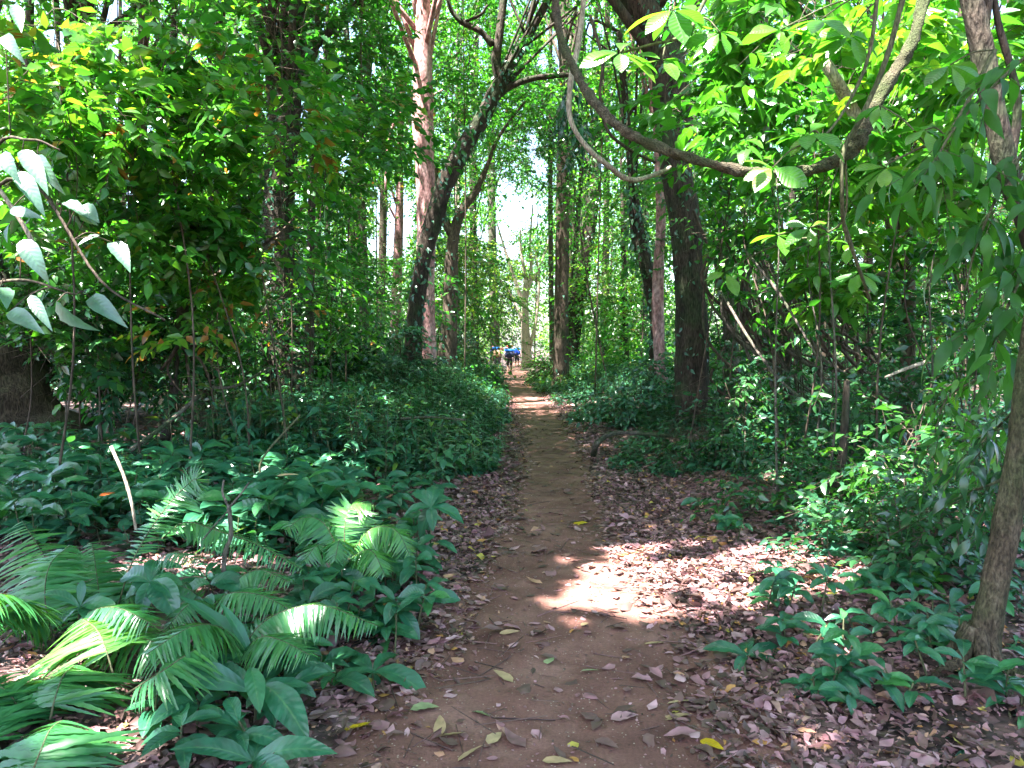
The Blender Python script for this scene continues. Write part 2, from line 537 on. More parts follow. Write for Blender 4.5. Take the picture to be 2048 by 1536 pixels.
def path_mat():
    m, t, N, Lk = nt('trodden_earth')
    tc = N.new('ShaderNodeTexCoord')
    n1 = N.new('ShaderNodeTexNoise'); n1.inputs['Scale'].default_value = 2.2; n1.inputs['Detail'].default_value = 9; n1.inputs['Roughness'].default_value = .62
    n2 = N.new('ShaderNodeTexNoise'); n2.inputs['Scale'].default_value = 70; n2.inputs['Detail'].default_value = 5; n2.inputs['Roughness'].default_value = .7
    v = N.new('ShaderNodeTexVoronoi'); v.inputs['Scale'].default_value = 85
    for x in (n1, n2, v):
        Lk.new(tc.outputs['Object'], x.inputs['Vector'])
    cr = ramp(N, [(.28, (.095, .04, .032)), (.5, (.175, .08, .062)), (.72, (.29, .15, .12))]); Lk.new(n1.outputs['Fac'], cr.inputs[0])
    c2 = ramp(N, [(.3, (.6, .6, .6)), (.62, (1.15, 1.12, 1.1)), (.75, (1.5, 1.45, 1.4))]); Lk.new(n2.outputs['Fac'], c2.inputs[0])
    mu = N.new('ShaderNodeMix'); mu.data_type = 'RGBA'; mu.blend_type = 'MULTIPLY'; mu.inputs[0].default_value = .8
    Lk.new(cr.outputs[0], mu.inputs['A']); Lk.new(c2.outputs[0], mu.inputs['B'])
    sp = N.new('ShaderNodeSeparateColor'); Lk.new(v.outputs['Color'], sp.inputs[0])
    gt = N.new('ShaderNodeMath'); gt.operation = 'GREATER_THAN'; gt.inputs[1].default_value = .94; Lk.new(sp.outputs[0], gt.inputs[0])
    ds = N.new('ShaderNodeMath'); ds.operation = 'LESS_THAN'; ds.inputs[1].default_value = .32; Lk.new(v.outputs['Distance'], ds.inputs[0])
    ml = N.new('ShaderNodeMath'); ml.operation = 'MULTIPLY'; Lk.new(gt.outputs[0], ml.inputs[0]); Lk.new(ds.outputs[0], ml.inputs[1])
    peb = N.new('ShaderNodeMix'); peb.data_type = 'RGBA'; peb.inputs['B'].default_value = (.36, .27, .21, 1)
    Lk.new(ml.outputs[0], peb.inputs[0]); Lk.new(mu.outputs['Result'], peb.inputs['A'])
    bp = N.new('ShaderNodeBump'); bp.inputs['Strength'].default_value = .55; bp.inputs['Distance'].default_value = .012
    ad = N.new('ShaderNodeMath'); ad.operation = 'MULTIPLY_ADD'; Lk.new(n1.outputs['Fac'], ad.inputs[0]); ad.inputs[1].default_value = 2; Lk.new(n2.outputs['Fac'], ad.inputs[2])
    Lk.new(ad.outputs[0], bp.inputs['Height'])
    bs = N.new('ShaderNodeBsdfPrincipled'); bs.inputs['Roughness'].default_value = .8; bs.inputs['Specular IOR Level'].default_value = .25
    Lk.new(peb.outputs['Result'], bs.inputs['Base Color']); Lk.new(bp.outputs[0], bs.inputs['Normal'])
    out = N.new('ShaderNodeOutputMaterial'); Lk.new(bs.outputs[0], out.inputs[0])
    return m


M['ground'] = ground_mat()
M['path'] = path_mat()

# ------------------------------------------------------------------ gaps in the canopy that let the sun in
for a in [(1240, 1185, .34), (1290, 1150, .26), (1130, 1205, .12), (1180, 1140, .06), (1310, 1165, .24), (1255, 1110, .1), (1190, 1200, .14), (1090, 1198, .03), (1165, 1085, .03), (1130, 1120, .04), (1200, 1100, .04), (1230, 1070, .03), (1150, 1240, .04), (1300, 1060, .05), (1390, 1090, .05), (1420, 1180, .05), (1400, 1230, .06), (1210, 1130, .05), (1370, 1140, .18), (1290, 1220, .16), (1320, 1100, .1), (1255, 1110, .15), (1010, 1490, .02),
          (1010, 803, .25), (1065, 807, .3), (1000, 826, .15), (1690, 1295, .12), (1560, 1250, .05), (1640, 1480, .05), (880, 1525, .03), (1500, 1215, .08),
          (330, 870, .25)]:
    hole_px(*a)
for px, py, d, r in [(150, 1255, 3.1, .22), (255, 1415, 2.75, .11), (200, 1500, 2.6, .12), (20, 1230, 3.1, .15), (620, 1225, 3.4, .1), (690, 1010, 4.5, .14), (320, 1010, 4.2, .1),
                     (50, 340, 4.4, .38), (20, 500, 4.4, .25), (120, 560, 4.4, .2), (1650, 140, 7, .55), (1860, 200, 6.5, .55), (1400, 60, 7, .4), (1760, 60, 7, .45), (1690, 190, 6.6, .3), (1330, 90, 4.2, .5), (1230, 120, 4, .4), (1560, 300, 5, .4), (1740, 540, 8, .4),
                     (1460, 560, 9, .4), (1800, 900, 6, .35), (845, 100, 20, 1.3), (850, 420, 20, .5), (300, 260, 8, .35), (450, 260, 8.5, .4), (420, 560, 8.5, .35), (130, 150, 6.5, .4),
                     (1035, 430, 45, 9), (940, 530, 32, 2.5), (1250, 480, 30, 3), (740, 640, 34, 2), (1300, 620, 34, 2.5), (1690, 190, 12, .6), (1570, 1180, 5, .12)]:
    hole(P(px, py, d), r * (.6 if d > 25 else 1))

def fleck(p, r):
    """a small gap whose light ends in foliage, not on the bare path"""
    q = p - SUN * (p[2] / SUN[2])
    if not (-1.6 < q[0] < 3.3 and q[1] < 13):
        hole(p, r)


for _ in range(120):
    d_ = rng.uniform(5.5, 13)
    fleck(P(rng.uniform(-50, 720), rng.uniform(40, 640), d_), rng.uniform(.08, .26))
for _ in range(70):
    d_ = rng.uniform(5, 14)
    fleck(P(rng.uniform(1380, 2060), rng.uniform(60, 660), d_), rng.uniform(.08, .22))
for _ in range(42):
    d_ = rng.uniform(5, 10)
    fleck(P(rng.uniform(1380, 2060), rng.uniform(-40, 420), d_), rng.uniform(.15, .4))
for _ in range(44):
    d_ = rng.uniform(14, 40)
    p_ = P(rng.uniform(600, 1400), rng.uniform(150, 760), d_)
    q_ = p_ - SUN * (p_[2] / SUN[2])
    if abs(q_[0] - pathx(q_[1])) > 1.7:
        hole(p_, rng.uniform(.2, .7))
for _ in range(9):
    hole_px(rng.uniform(0, 800), rng.uniform(900, 1200), rng.uniform(.02, .05))

SKYGAPS = [(1042, 425, 40, 34), (988, 468, 36, 18), (1065, 290, 11, 30), (1012, 375, 16, 16), (800, 440, 26, 60), (770, 490, 40, 22), (1022, 500, 18, 14), (1085, 120, 11, 18), (1100, 60, 9, 12),
           (1120, 110, 14, 40), (1400, 20, 20, 14), (110, 70, 20, 26), (225, 20, 24, 24), (760, 420, 12, 40), (1080, 335, 14, 24), (1730, 520, 24, 14), (222, 34, 22, 22), (113, 85, 18, 22), (229, 103, 10, 26), (232, 205, 12, 24), (239, 235, 14, 14), (250, 393, 16, 26), (598, 222, 16, 26), (639, 103, 10, 22), (290, 255, 16, 12), (300, 330, 8, 14),
           (540, 410, 10, 30), (60, 20, 14, 10), (370, 360, 8, 12), (470, 60, 12, 10), (1990, 20, 16, 14), (1940, 510, 12, 20), (1570, 450, 14, 10), (1500, 150, 10, 14), (700, 60, 14, 20), (740, 130, 10, 22), (690, 330, 10, 24), (960, 80, 12, 18), (1180, 60, 10, 20)]


def in_gap(O, pr=.93):
    px, py = proj(O)
    m = np.zeros(len(O), bool)
    for cx, cy, rx, ry in SKYGAPS:
        m |= ((px - cx) / rx) ** 2 + ((py - cy) / ry) ** 2 < 1 + .5 * rng.normal(size=len(O))
    return m & (O[:, 1] > 5.5) & (rng.random(len(O)) < pr)


# open ground in front of the trunks that stand clear of the thicket: (px0, px1, py0, py1, nearer than, share)
CLEAR = [(1330, 1418, 380, 880, 12.3, .93), (1300, 1400, 90, 380, 12.3, .6), (520, 612, 0, 780, 12.2, .82), (-60, 112, 690, 900, 11.0, .95), (612, 634, 300, 740, 14, .6), (1690, 1730, 140, 300, 6.5, .8), (1640, 1690, 100, 230, 6.4, .8)]


def in_clear(O):
    px, py = proj(O)
    m = np.zeros(len(O), bool)
    u = rng.random(len(O))
    for x0, x1, y0, y1, d, k in CLEAR:
        m |= (px > x0) & (px < x1) & (py > y0) & (py < y1) & (O[:, 1] < d) & (u < k)
    return m


# ------------------------------------------------------------------ setting: ground, path
def grid_mesh(name, xs, ys, zf, mat):
    X, Y = np.meshgrid(xs, ys)
    Z = zf(X, Y)
    g = Geo()
    V = np.stack([X.ravel(), Y.ravel(), Z.ravel()], 1)
    nx, ny = len(xs), len(ys)
    i = np.arange(nx - 1)[None, :] + (np.arange(ny - 1) * nx)[:, None]
    i = i.ravel()
    g.add(V, None, np.stack([i, i + 1, i + 1 + nx, i + nx], 1))
    return obj(name, g, mat, kind='structure')


s = np.linspace(-1, 1, 241)
xs = np.sign(s) * (9 * np.abs(s) + 391 * np.abs(s) ** 5)
ys = np.concatenate([np.linspace(-60, 0, 25)[:-1], np.linspace(0, 14, 110)[:-1], np.linspace(14, 50, 110)[:-1], np.linspace(50, 120, 50)[:-1], np.linspace(120, 420, 20)])


def ground_z(X, Y):
    d = np.abs(X - pathx(Y)) / pathw(Y)
    return gz(X, Y) - .045 * (1 - smooth((d - 1.0) / .35))


grid_mesh('ground', xs, ys, ground_z, M['ground'])
g = Geo()
yy = np.concatenate([np.linspace(-8, 1.5, 20)[:-1], np.linspace(1.5, 12, 320)[:-1], np.linspace(12, 90, 200)])
cs = np.linspace(-1, 1, 41)
V = []
for y in yy:
    wl = pathw(y) * 1.55 * (1 + .16 * math.sin(y * 2.1) + .1 * math.sin(y * 5.3 + 1))
    wr = pathw(y) * 1.55 * (1 + .16 * math.sin(y * 1.7 + 2) + .1 * math.sin(y * 4.4))
    for c in cs:
        x = pathx(y) + c * (wl if c < 0 else wr)
        V.append((x, y, float(gz(x, y)) - .05 * max(0, abs(c) - .85) / .15))
nx = len(cs)
i = (np.arange(nx - 1)[None, :] + (np.arange(len(yy) - 1) * nx)[:, None]).ravel()
g.add(V, None, np.stack([i, i + 1, i + 1 + nx, i + nx], 1))
obj('path', g, M['path'], kind='structure')

# leaf litter: everything nobody could count
g = Geo()


def patchy(x, y, f=.8, ph=0.):
    return .5 + .5 * np.sin(x * f * 1.9 + ph + 1.3 * np.sin(y * f)) * np.sin(y * f * 1.3 + ph * 2 + np.sin(x * f * 1.7))


def litter(n, y0, y1, half, s0, s1, power=1.0, near_path=0.0, all_=False):
    y = y0 + (y1 - y0) * rng.random(n) ** power
    x = pathx(y) + rng.uniform(-half, half, n) if not near_path else pathx(y) + rng.choice([-1, 1], n) * (pathw(y) * .8 + np.abs(rng.normal(size=n)) * near_path)
    d = np.abs(x - pathx(y)) / pathw(y)
    keep = all_ | (rng.random(n) < np.clip((d - .66 + .14 * np.sin(y * 2.3 + 1.5 * np.sign(x - pathx(y)))) / .75, .05, 1) ** 1.35)
    x, y = x[keep], y[keep]
    n = len(x)
    z = gz(x, y) + .008 + .03 * rng.random(n) * np.clip(d[keep] - .8, 0, 1)
    az = rng.uniform(0, 6.283, n)
    ax = np.stack([np.cos(az), np.sin(az), .16 * rng.normal(size=n)], 1)
    fl = np.clip(d[keep] - .6, .15, 1)[:, None]
    nm = UP + .55 * rn(n, 3) * fl
    sz = rng.uniform(s0, s1, n) * np.where(rng.random(n) < .12, 1.35, 1)
    k = rng.integers(0, len(L_DRY), n)
    var = np.clip(rng.beta(1.5, 1.9, n) + .28 * (patchy(x, y, 1.6, 4.) - .5), 0, .9)
    od = rng.random(n)
    var = np.where(od < .02, .93, np.where(od < .028, 1., var))
    Pz = np.stack([x, y, z], 1)
    for j in range(len(L_DRY)):
        q = k == j
        put(g, L_DRY[j], Pz[q], ax[q], nm[q], sz[q], var[q], wid=sz[q] * rng.uniform(.7, 1.15, q.sum()))


litter(17000, 1.9, 8, 4.5, .03, .088)
litter(9000, 1.9, 8, 4.5, .018, .045)
litter(14000, 1.9, 9, 0, .022, .08, near_path=.75)
litter(17000, 8, 17, 8, .04, .1)
litter(9000, 8, 26, 0, .04, .09, near_path=.7)
litter(16000, 17, 45, 14, .07, .14)
litter(26000, 1.9, 9, 4.2, .007, .026)
litter(12000, 1.9, 12, 0, .007, .022, near_path=.6)
litter(300, 1.9, 7, .8, .04, .12, all_=True)
litter(420, 1.9, 5, 2.6, .09, .14)
litter(160, 6, 16, .6, .05, .11, all_=True)
n = 3200
y = 1.9 + 7 * rng.random(n) ** 1.3
x = pathx(y) + rng.uniform(-1, 1, n) * pathw(y) * 1.2
az = rng.uniform(0, 6.283, n)
put(g, L_DRY[1], np.stack([x, y, gz(x, y) + .004], 1), np.stack([np.cos(az), np.sin(az), .1 * rng.normal(size=n)], 1), UP + .3 * rn(n, 3), rng.uniform(.006, .022, n), rng.uniform(0, .8, n))
n = 1100
y = 1.9 + 14 * rng.random(n) ** 1.3
x = pathx(y) + rng.normal(size=n) * 1.6
az = rng.uniform(0, 6.283, n)
put(g, PRISM, np.stack([x, y, gz(x, y) + .012], 1), np.stack([np.cos(az), np.sin(az), .12 * rng.normal(size=n)], 1), UP + .1 * rn(n, 3), rng.uniform(.06, .35, n), rng.uniform(0, .5, n), wid=rng.uniform(.0015, .004, n))
obj('leaf_litter', g, M['dry'], kind='stuff', label='brown and pinkish dry leaves covering the forest floor', cat='leaf litter')


# ------------------------------------------------------------------ low undergrowth masses (stuff)
def whorls(geo, tpl, B, H, K, size, tilt=.1, var=.5, lean=.15, stem=None, vs=.15):
    n = len(B)
    top = B + np.stack([lean * rng.normal(size=n) * H, lean * rng.normal(size=n) * H, H], 1)
    a0 = rng.uniform(0, 6.28, n)
    for k in range(K):
        a = a0 + 2 * math.pi * k / K + .35 * rng.normal(size=n)
        e = tilt + .3 * rng.normal(size=n)
        ax = np.stack([np.cos(a) * np.cos(e), np.sin(a) * np.cos(e), np.sin(e)], 1)
        nm = np.stack([-np.cos(a) * np.sin(e), -np.sin(a) * np.sin(e), np.cos(e)], 1) + .22 * rn(n, 3)
        sz = size * rng.uniform(.7, 1.15, n) * np.where(in_clear(top + ax * .1), .25, 1)
        put(geo, tpl, top - UP * (.03 * k * size / .15)[:, None] if hasattr(size, '__len__') else top - UP * .02 * k, ax, nm, sz, np.clip(var + vs * rng.normal(size=n), 0, 1))
    if stem is not None:
        d = top - B
        put(stem, PRISM, B, d, np.array([1., 0, 0]), np.linalg.norm(d, axis=1), .5, wid=np.full(n, .004))


def scatter(n, x0, x1, y0, y1, ok):
    x = rng.uniform(x0, x1, n)
    y = rng.uniform(y0, y1, n)
    m = ok(x, y)
    x, y = x[m], y[m]
    return np.stack([x, y, gz(x, y)], 1)


def undergrowth(name, label, side, specs, mat):
    ge, gs = Geo(), Geo()
    for (n, x0, x1, y0, y1, h0, h1, s, K, tiers, edge, tpl, var) in specs:
        def ok(x, y):
            d = (x - pathx(y)) * side
            return (d > edge + .35 * np.sin(y * 1.1) * min(1, edge) + .15 * np.sin(y * 3.1)) & (patchy(x, y, .8, n * .1) + .35 * rng.random(len(x)) > .36)
        B = scatter(n, x0, x1, y0, y1, ok)
        d = (B[:, 0] - pathx(B[:, 1])) * side
        H = (h0 + (h1 - h0) * smooth((d - edge) / 2.2)) * rng.uniform(.55, 1.15, len(B))
        for t in range(tiers):
            whorls(ge, tpl, B, H * (1 - .3 * t), K, s * rng.uniform(.5, 1.35, len(B)), .12 - .15 * t, np.clip(var + .18 * rng.normal(size=len(B)), 0, 1), stem=gs if t == 0 else None)
    root = thing(name, label, 'undergrowth', (0, 0, 0))
    tag(root, kind='stuff')
    obj('leaves', ge, mat, root, kind='stuff')
    obj('stems', gs, M['stem'], root, kind='stuff')


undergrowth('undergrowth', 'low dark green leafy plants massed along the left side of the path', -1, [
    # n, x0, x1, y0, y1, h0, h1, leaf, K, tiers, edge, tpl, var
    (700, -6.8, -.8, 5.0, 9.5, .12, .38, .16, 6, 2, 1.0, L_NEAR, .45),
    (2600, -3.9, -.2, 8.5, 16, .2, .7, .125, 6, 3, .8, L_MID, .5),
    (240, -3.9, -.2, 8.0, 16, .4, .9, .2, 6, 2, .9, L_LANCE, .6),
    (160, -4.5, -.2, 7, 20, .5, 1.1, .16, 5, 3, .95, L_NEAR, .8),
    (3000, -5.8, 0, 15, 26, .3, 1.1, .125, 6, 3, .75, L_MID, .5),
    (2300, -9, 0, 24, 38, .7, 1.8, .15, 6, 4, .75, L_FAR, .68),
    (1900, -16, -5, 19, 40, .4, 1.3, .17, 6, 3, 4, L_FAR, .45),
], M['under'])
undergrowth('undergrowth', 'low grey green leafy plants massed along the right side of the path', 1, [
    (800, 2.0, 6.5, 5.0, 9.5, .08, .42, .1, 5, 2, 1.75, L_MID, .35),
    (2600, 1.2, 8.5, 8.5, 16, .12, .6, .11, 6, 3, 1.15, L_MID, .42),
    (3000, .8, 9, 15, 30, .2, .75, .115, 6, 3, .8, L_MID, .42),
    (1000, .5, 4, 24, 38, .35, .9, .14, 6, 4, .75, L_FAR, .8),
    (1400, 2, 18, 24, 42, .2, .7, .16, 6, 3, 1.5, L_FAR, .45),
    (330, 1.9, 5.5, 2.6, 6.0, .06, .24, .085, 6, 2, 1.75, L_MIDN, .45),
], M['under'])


# ------------------------------------------------------------------ trees
def grow(root, name, pts, rad, mat, sides=9, rough=.05, sub=5, flute=0., part=True):
    g = Geo()
    c = catmull(pts, sub)
    r = np.interp(np.linspace(0, 1, len(c)), np.linspace(0, 1, len(rad)), rad)
    tube(g, c, r, sides, rough, flute=flute if not hasattr(flute, '__len__') else np.interp(np.linspace(0, 1, len(c)), np.linspace(0, 1, len(flute)), flute))
    return obj(name, g, mat, root if part else None), c, r


def clump_leaves(geo, C, rad, ntw, K, size, tpl, var, L, tw=None, twr=.006, cull=True, vs=.13, hang=.25, droop=.22, flat=.7, vclump=.16):
    n = len(C)
    d = unit(rn(n * ntw, 3))
    d[:, 2] *= flat
    rr = (rng.random(n * ntw) ** .5)[:, None]
    cc = np.repeat(C, ntw, 0)
    R_ = np.repeat(np.broadcast_to(np.asarray(rad, float), (n,)), ntw)[:, None]
    O = cc + d * rr * R_
    D = unit(d * np.array([1, 1, .5]) + .55 * rn(n * ntw, 3) * np.array([1, 1, .45]))
    v = np.repeat(np.clip(var + vclump * rng.normal(size=n), 0, 1), ntw)
    m = np.ones(len(O), bool)
    if cull:
        m = ~in_hole(O, .15) & ~in_gap(O)
    q = m.nonzero()[0]
    sprays(geo, tpl, O[q], D[q], L * rng.uniform(.6, 1.2, len(q)), K, size, v[q], droop, hang, tw=tw, twr=twr, vs=vs, cull=2 if cull else 0, nrm=.55)


def tree(name, label, pts, depth, wpx, bark='bark', crown=None, ivy=0, limbs=(), cat='tree', group=None, base=True, flare=1.5, flute=0, ext=3.0, rough=.06, leafmat='mid', ivyvar=.35, sides=10):
    """pts: pixels from the top of the visible trunk down; the foot goes on to the ground"""
    dl = depth if hasattr(depth, '__len__') else [depth] * len(pts)
    W = [P(x, y, d) for (x, y), d in zip(pts, dl)]
    rad = list(np.interp(np.linspace(0, 1, len(W)), np.linspace(0, 1, len(wpx)), wpx) * .5 / F * np.array(dl))
    if ext:
        dv = unit(W[0] - W[1])
        dv[2] = max(dv[2], .5)
        W.insert(0, W[0] + unit(dv) * ext)
        rad.insert(0, rad[0] * .75)
    if base:
        b = W[-1].copy()
        dv = unit(W[-1] - W[-2])
        z0 = float(gz(b[0], b[1])) - .12
        if b[2] > z0 + .15:
            k = (b[2] - z0) / max(.35, -dv[2])
            e = b + dv * k
            e[2] = z0
            W.append(b * .45 + e * .55)
            rad.append(rad[-1] * 1.08)
            W.append(e)
            rad.append(rad[-1] * flare)
        else:
            W[-1][2] = z0
            rad[-1] *= flare
    W, rad = np.array(W)[::-1], np.array(rad)[::-1]
    at = W[0].copy()
    root = thing(name, label, cat, at, group)
    fl = np.zeros(len(W))
    if flute:
        fl[0], fl[1] = flute, flute * .4
        fl[2:] = flute * .08
    _, c, r = grow(root, 'trunk', W, rad, M[bark], sides if not flute else 20, rough, flute=fl)
    for (lp, lw) in limbs:
        ld = [(p[2] if len(p) > 2 else dl[0]) for p in lp]
        lw_ = [P(p[0], p[1], d) for p, d in zip(lp, ld)]
        grow(root, 'limb', lw_, np.array(lw) * .5 / F * np.array([ld[0], ld[-1]] if len(lw) == 2 else ld), M[bark], 7, rough)
    if ivy:
        # climbing leaves wrapped round the trunk
        gi = Geo()
        n = ivy
        k = rng.integers(1, len(c) - 1, n)
        t = rng.random(n)[:, None]
        ctr = c[k] * (1 - t) + c[np.minimum(k + 1, len(c) - 1)] * t
        a = rng.uniform(0, 6.28, n)
        out = np.stack([np.cos(a), np.sin(a), .15 * rng.normal(size=n)], 1)
        pos = ctr + out * (r[k] * rng.uniform(.95, 1.5, n))[:, None]
        ax = unit(out * .5 + np.array([0, 0, -.8]) + .5 * rn(n, 3))
        s = .11 if np.mean(dl) < 16 else .15
        put(gi, L_MID if np.mean(dl) < 16 else L_FAR, pos, ax, out + .4 * rn(n, 3), s * rng.uniform(.5, 1.2, n), np.clip(ivyvar + .15 * rng.normal(size=n), 0, 1))
        obj('ivy', gi, M['under'], root, kind='stuff')
    if crown:
        n, Rc, Hc, ntw, size, var = crown
        top = c[-1]
        C = top + rn(n, 3) * np.array([Rc, Rc, Hc]) * .55 + np.array([0, 0, .25 * Hc])
        gc, gl = Geo(), Geo()
        for q in C[:min(n, 14)]:
            k = int(rng.integers(len(c) * 2 // 3, len(c)))
            mid = (c[k] + q) / 2 + rn(3) * .3 + UP * .2
            tube(gl, catmull([c[k], mid, q], 3), [max(.02, r[-1] * .55), .012], 5)
        clump_leaves(gc, C, 1.0 + .15 * Rc, ntw, 8, size, L_FAR, var, .8)
        obj('branches', gl, M[bark], root)
        obj('crown', gc, M[leafmat], root)
    return root


FEET = {'leafy crown above the opening over the path': -3.2, 'pale green young tree over the left hedge near the walkers': -4.5, 'dark leafy crown at the top centre behind the leaning tree fork': 4., 'pale bushy trees low at the end of the path': -3.5, 'blue green leafy crown above the far end of the path': -3.8, 'dark leafy crown hanging right above the opening over the path': 3.2, 'yellow green sunlit young tree right of the leaning ivy tree': -4.2}


def sapling(name, label, px, py, depth, rad, ntw, size, mat='mid', var=.5, tpl=None, n=9, stem='bark', lean=0., flat=.75, K=9, hang=.25, cat='sapling', group=None, foot=None, L=.45, squash=1.0, vs=.13, ratio=1., stemr=.008):
    """a thin understory tree whose leafy crown is centred on a pixel"""
    c = P(px, py, depth)
    fx = FEET.get(label, c[0] + rng.normal() * .25 + lean)
    b = np.array([fx, depth + rng.normal() * .2, 0])
    b[2] = gz(b[0], b[1]) - .05
    root = thing(name, label, cat, b, group)
    top = c + np.array([0, 0, rad * .7 * squash])
    stempts = [b, b * .55 + c * .45 + rn(3) * .08, c + rn(3) * .05, top]
    gs, gl = Geo(), Geo()
    cc = catmull(stempts, 6)
    sr = stemr * max(1, depth / 9)
    tube(gs, cc, [sr * 1.5, sr, sr * .35], 6, .05)
    n = int(n * 1.35)
    ntw = max(6, int(ntw * .52))
    size = size * (1.2 if depth < 18 else 1.05)
    C = c + unit(rn(n, 3)) * (rng.random((n, 1)) ** .4) * rad * np.array([1.15, 1.15, 1.0 * squash])
    for q in C:
        k = int(len(cc) * rng.uniform(.45, .95))
        k = min(k, len(cc) - 2)
        mid = (cc[k] + q) / 2 + rn(3) * .06 * rad + UP * .06 * rad
        tube(gs, catmull([cc[k], mid, q], 3), [sr * .5, .004], 5)
    clump_leaves(gl, C, rad * .5, ntw, K, size, tpl or (L_MID if depth < 15 else L_FAR), var, L, gs, .0025 * max(1, depth / 7), True, vs, hang, .22, flat)
    obj('stem', gs, M[stem], root)
    obj('foliage', gl, M[mat], root)
    return root


# ---- the trees one can tell apart
tree('tall_tree', 'tall straight tree with smooth pink bark lit by the sun, behind the leaning ivy tree', [(846, -10), (846, 120), (846, 200), (848, 300), (852, 400), (852, 560), (854, 740)], 19.5,
     [28, 36, 42, 42, 38, 36, 38], 'bark_pink', (16, 3.2, 2.5, 40, .17, .5), limbs=[([(838, 150, 20), (815, 210, 20), (790, 240, 20), (775, 300, 20), (770, 380, 19.5)], [9, 4])])
tree('leaning_tree', 'dark ivy clad tree leaning right across the pink barked trunk', [(1085, 20), (1040, 100), (1000, 165), (965, 235), (925, 300), (890, 370), (868, 440), (846, 520), (832, 620), (824, 720)], 17.5,
     [16, 21, 26, 31, 34, 36, 36, 32, 32, 38], 'bark_dark', (14, 3, 2, 40, .17, .42), ivy=800,
     limbs=[([(1000, 160), (992, 120), (1000, 60), (1010, -20)], [22, 14]), ([(985, 90), (960, 62), (925, 45), (900, 15), (895, -30)], [14, 8]),
            ([(975, 215), (1010, 180), (1060, 158), (1110, 152), (1160, 150)], [16, 8]), ([(925, 45), (960, 30), (975, 10)], [7, 4])])
tree('slender_tree', 'straight slender brown trunk standing right of the path near the walkers', [(1126, -10), (1128, 180), (1125, 350), (1124, 520), (1122, 720)], 27, [16, 20, 24, 28, 32], 'bark', (16, 3.2, 2.5, 40, .19, .5), ivy=250)
tree('mossy_tree', 'big dark mossy trunk right of the path under the looping liana', [(1255, -20), (1320, 90), (1345, 200), (1350, 320), (1368, 430), (1378, 560), (1384, 700), (1386, 830)], 13,
     [62, 66, 72, 62, 60, 58, 64, 74], 'bark_dark', (18, 3.0, 2.2, 45, .15, .4), ivy=700, flute=.35,
     limbs=[([(1340, 150), (1370, 60), (1395, -30)], [40, 26])])
tree('crooked_tree', 'thin reddish trunk with a kinked pale foot, left of the mossy trunk', [(1300, 120), (1312, 250), (1318, 330), (1322, 450), (1316, 560), (1318, 690), (1322, 745), (1345, 800)], 16,
     [12, 14, 18, 20, 22, 24, 20, 18], 'bark_pink', (10, 2.2, 1.6, 36, .15, .45))
tree('ivy_tree', 'bent trunk smothered in pale ivy beside the reddish crooked trunk', [(1262, 330), (1270, 420), (1278, 480), (1300, 560), (1312, 640), (1310, 720)], 17, [16, 24, 30, 30, 26, 26], 'bark_dark', (8, 2, 1.5, 30, .15, .45), ivy=900, ivyvar=.6)
tree('leaning_tree', 'dark trunk leaning left behind the straight slender brown trunk', [(1192, 300), (1185, 400), (1170, 520), (1150, 630), (1140, 715)], 31, [22, 26, 28, 34, 38], 'bark_dark', (14, 3, 2.4, 36, .2, .55), ivy=500)
tree('forest_tree', 'broad dark ivy covered trunk with buttressed foot left of the path', [(588, -10), (582, 100), (574, 220), (562, 340), (556, 460), (556, 580), (560, 680), (566, 760)], 13, [44, 50, 54, 60, 62, 66, 72, 84], 'bark_dark',
     (16, 3, 2.2, 44, .15, .4), ivy=1700, flute=.5, limbs=[([(565, 330), (548, 180), (546, 60), (550, -40)], [34, 24]), ([(590, 60), (604, -30)], [26, 20])])
tree('buttress_tree', 'huge flared tree foot at the left edge above the leaf carpet', [(-120, -60), (-105, 250), (-90, 500), (-65, 660), (-52, 760), (-45, 830), (-42, 880)], 11.5, [120, 130, 150, 200, 250, 285, 310], 'bark', (16, 3, 2, 40, .14, .4), flute=.35, flare=1.1)
tree('forest_tree', 'slim brown trunk standing just right of the broad ivy covered trunk', [(636, -10), (628, 200), (626, 330), (622, 480), (620, 620), (618, 740)], 14.5, [10, 13, 15, 15, 16, 18], 'bark', (8, 2, 1.6, 36, .14, .5), ivy=60)
tree('forest_tree', 'grey trunk between the slim brown trunk and the pink barked tree', [(730, 200), (716, 330), (722, 450), (724, 580), (728, 700)], 25, [16, 20, 24, 26, 30], 'bark_grey', (14, 3, 2.2, 36, .18, .5), ivy=200, limbs=[([(717, 360), (735, 310), (760, 280), (790, 250)], [10, 4])])
tree('forked_tree', 'brown trunk with a branch bending right behind the leaning ivy tree', [(960, 375), (925, 420), (906, 480), (902, 560), (898, 660), (892, 720)], 23, [12, 18, 24, 28, 34, 40], 'bark', None, ext=0, ivy=160,
     limbs=[([(955, 378), (975, 330), (1000, 270), (1060, 190)], [12, 4]), ([(905, 470), (880, 420), (870, 330)], [20, 10])])
tree('path_end_tree', 'pale many stemmed tree at the end of the path behind the walkers', [(1052, 560), (1050, 620), (1052, 690), (1054, 725)], 52, [10, 14, 20, 24], 'bark_pale', None, ext=0,
     limbs=[([(1051, 620), (1030, 560), (1010, 500), (992, 440)], [10, 3]), ([(1052, 600), (1062, 540), (1060, 480), (1066, 410)], [9, 3]), ([(1052, 580), (1085, 520), (1100, 470)], [8, 3]),
            ([(1048, 650), (1022, 590), (1000, 560)], [8, 3]), ([(1052, 560), (1042, 500), (1040, 450)], [8, 3]), ([(1058, 700), (1072, 640), (1078, 560), (1070, 500)], [9, 3])])
tree('forest_tree', 'reddish trunk left of the pink barked tree with bright gaps behind', [(800, 330), (798, 450), (794, 560), (790, 700)], 27, [14, 18, 20, 22], 'bark_pink', (12, 3, 2, 34, .18, .5))
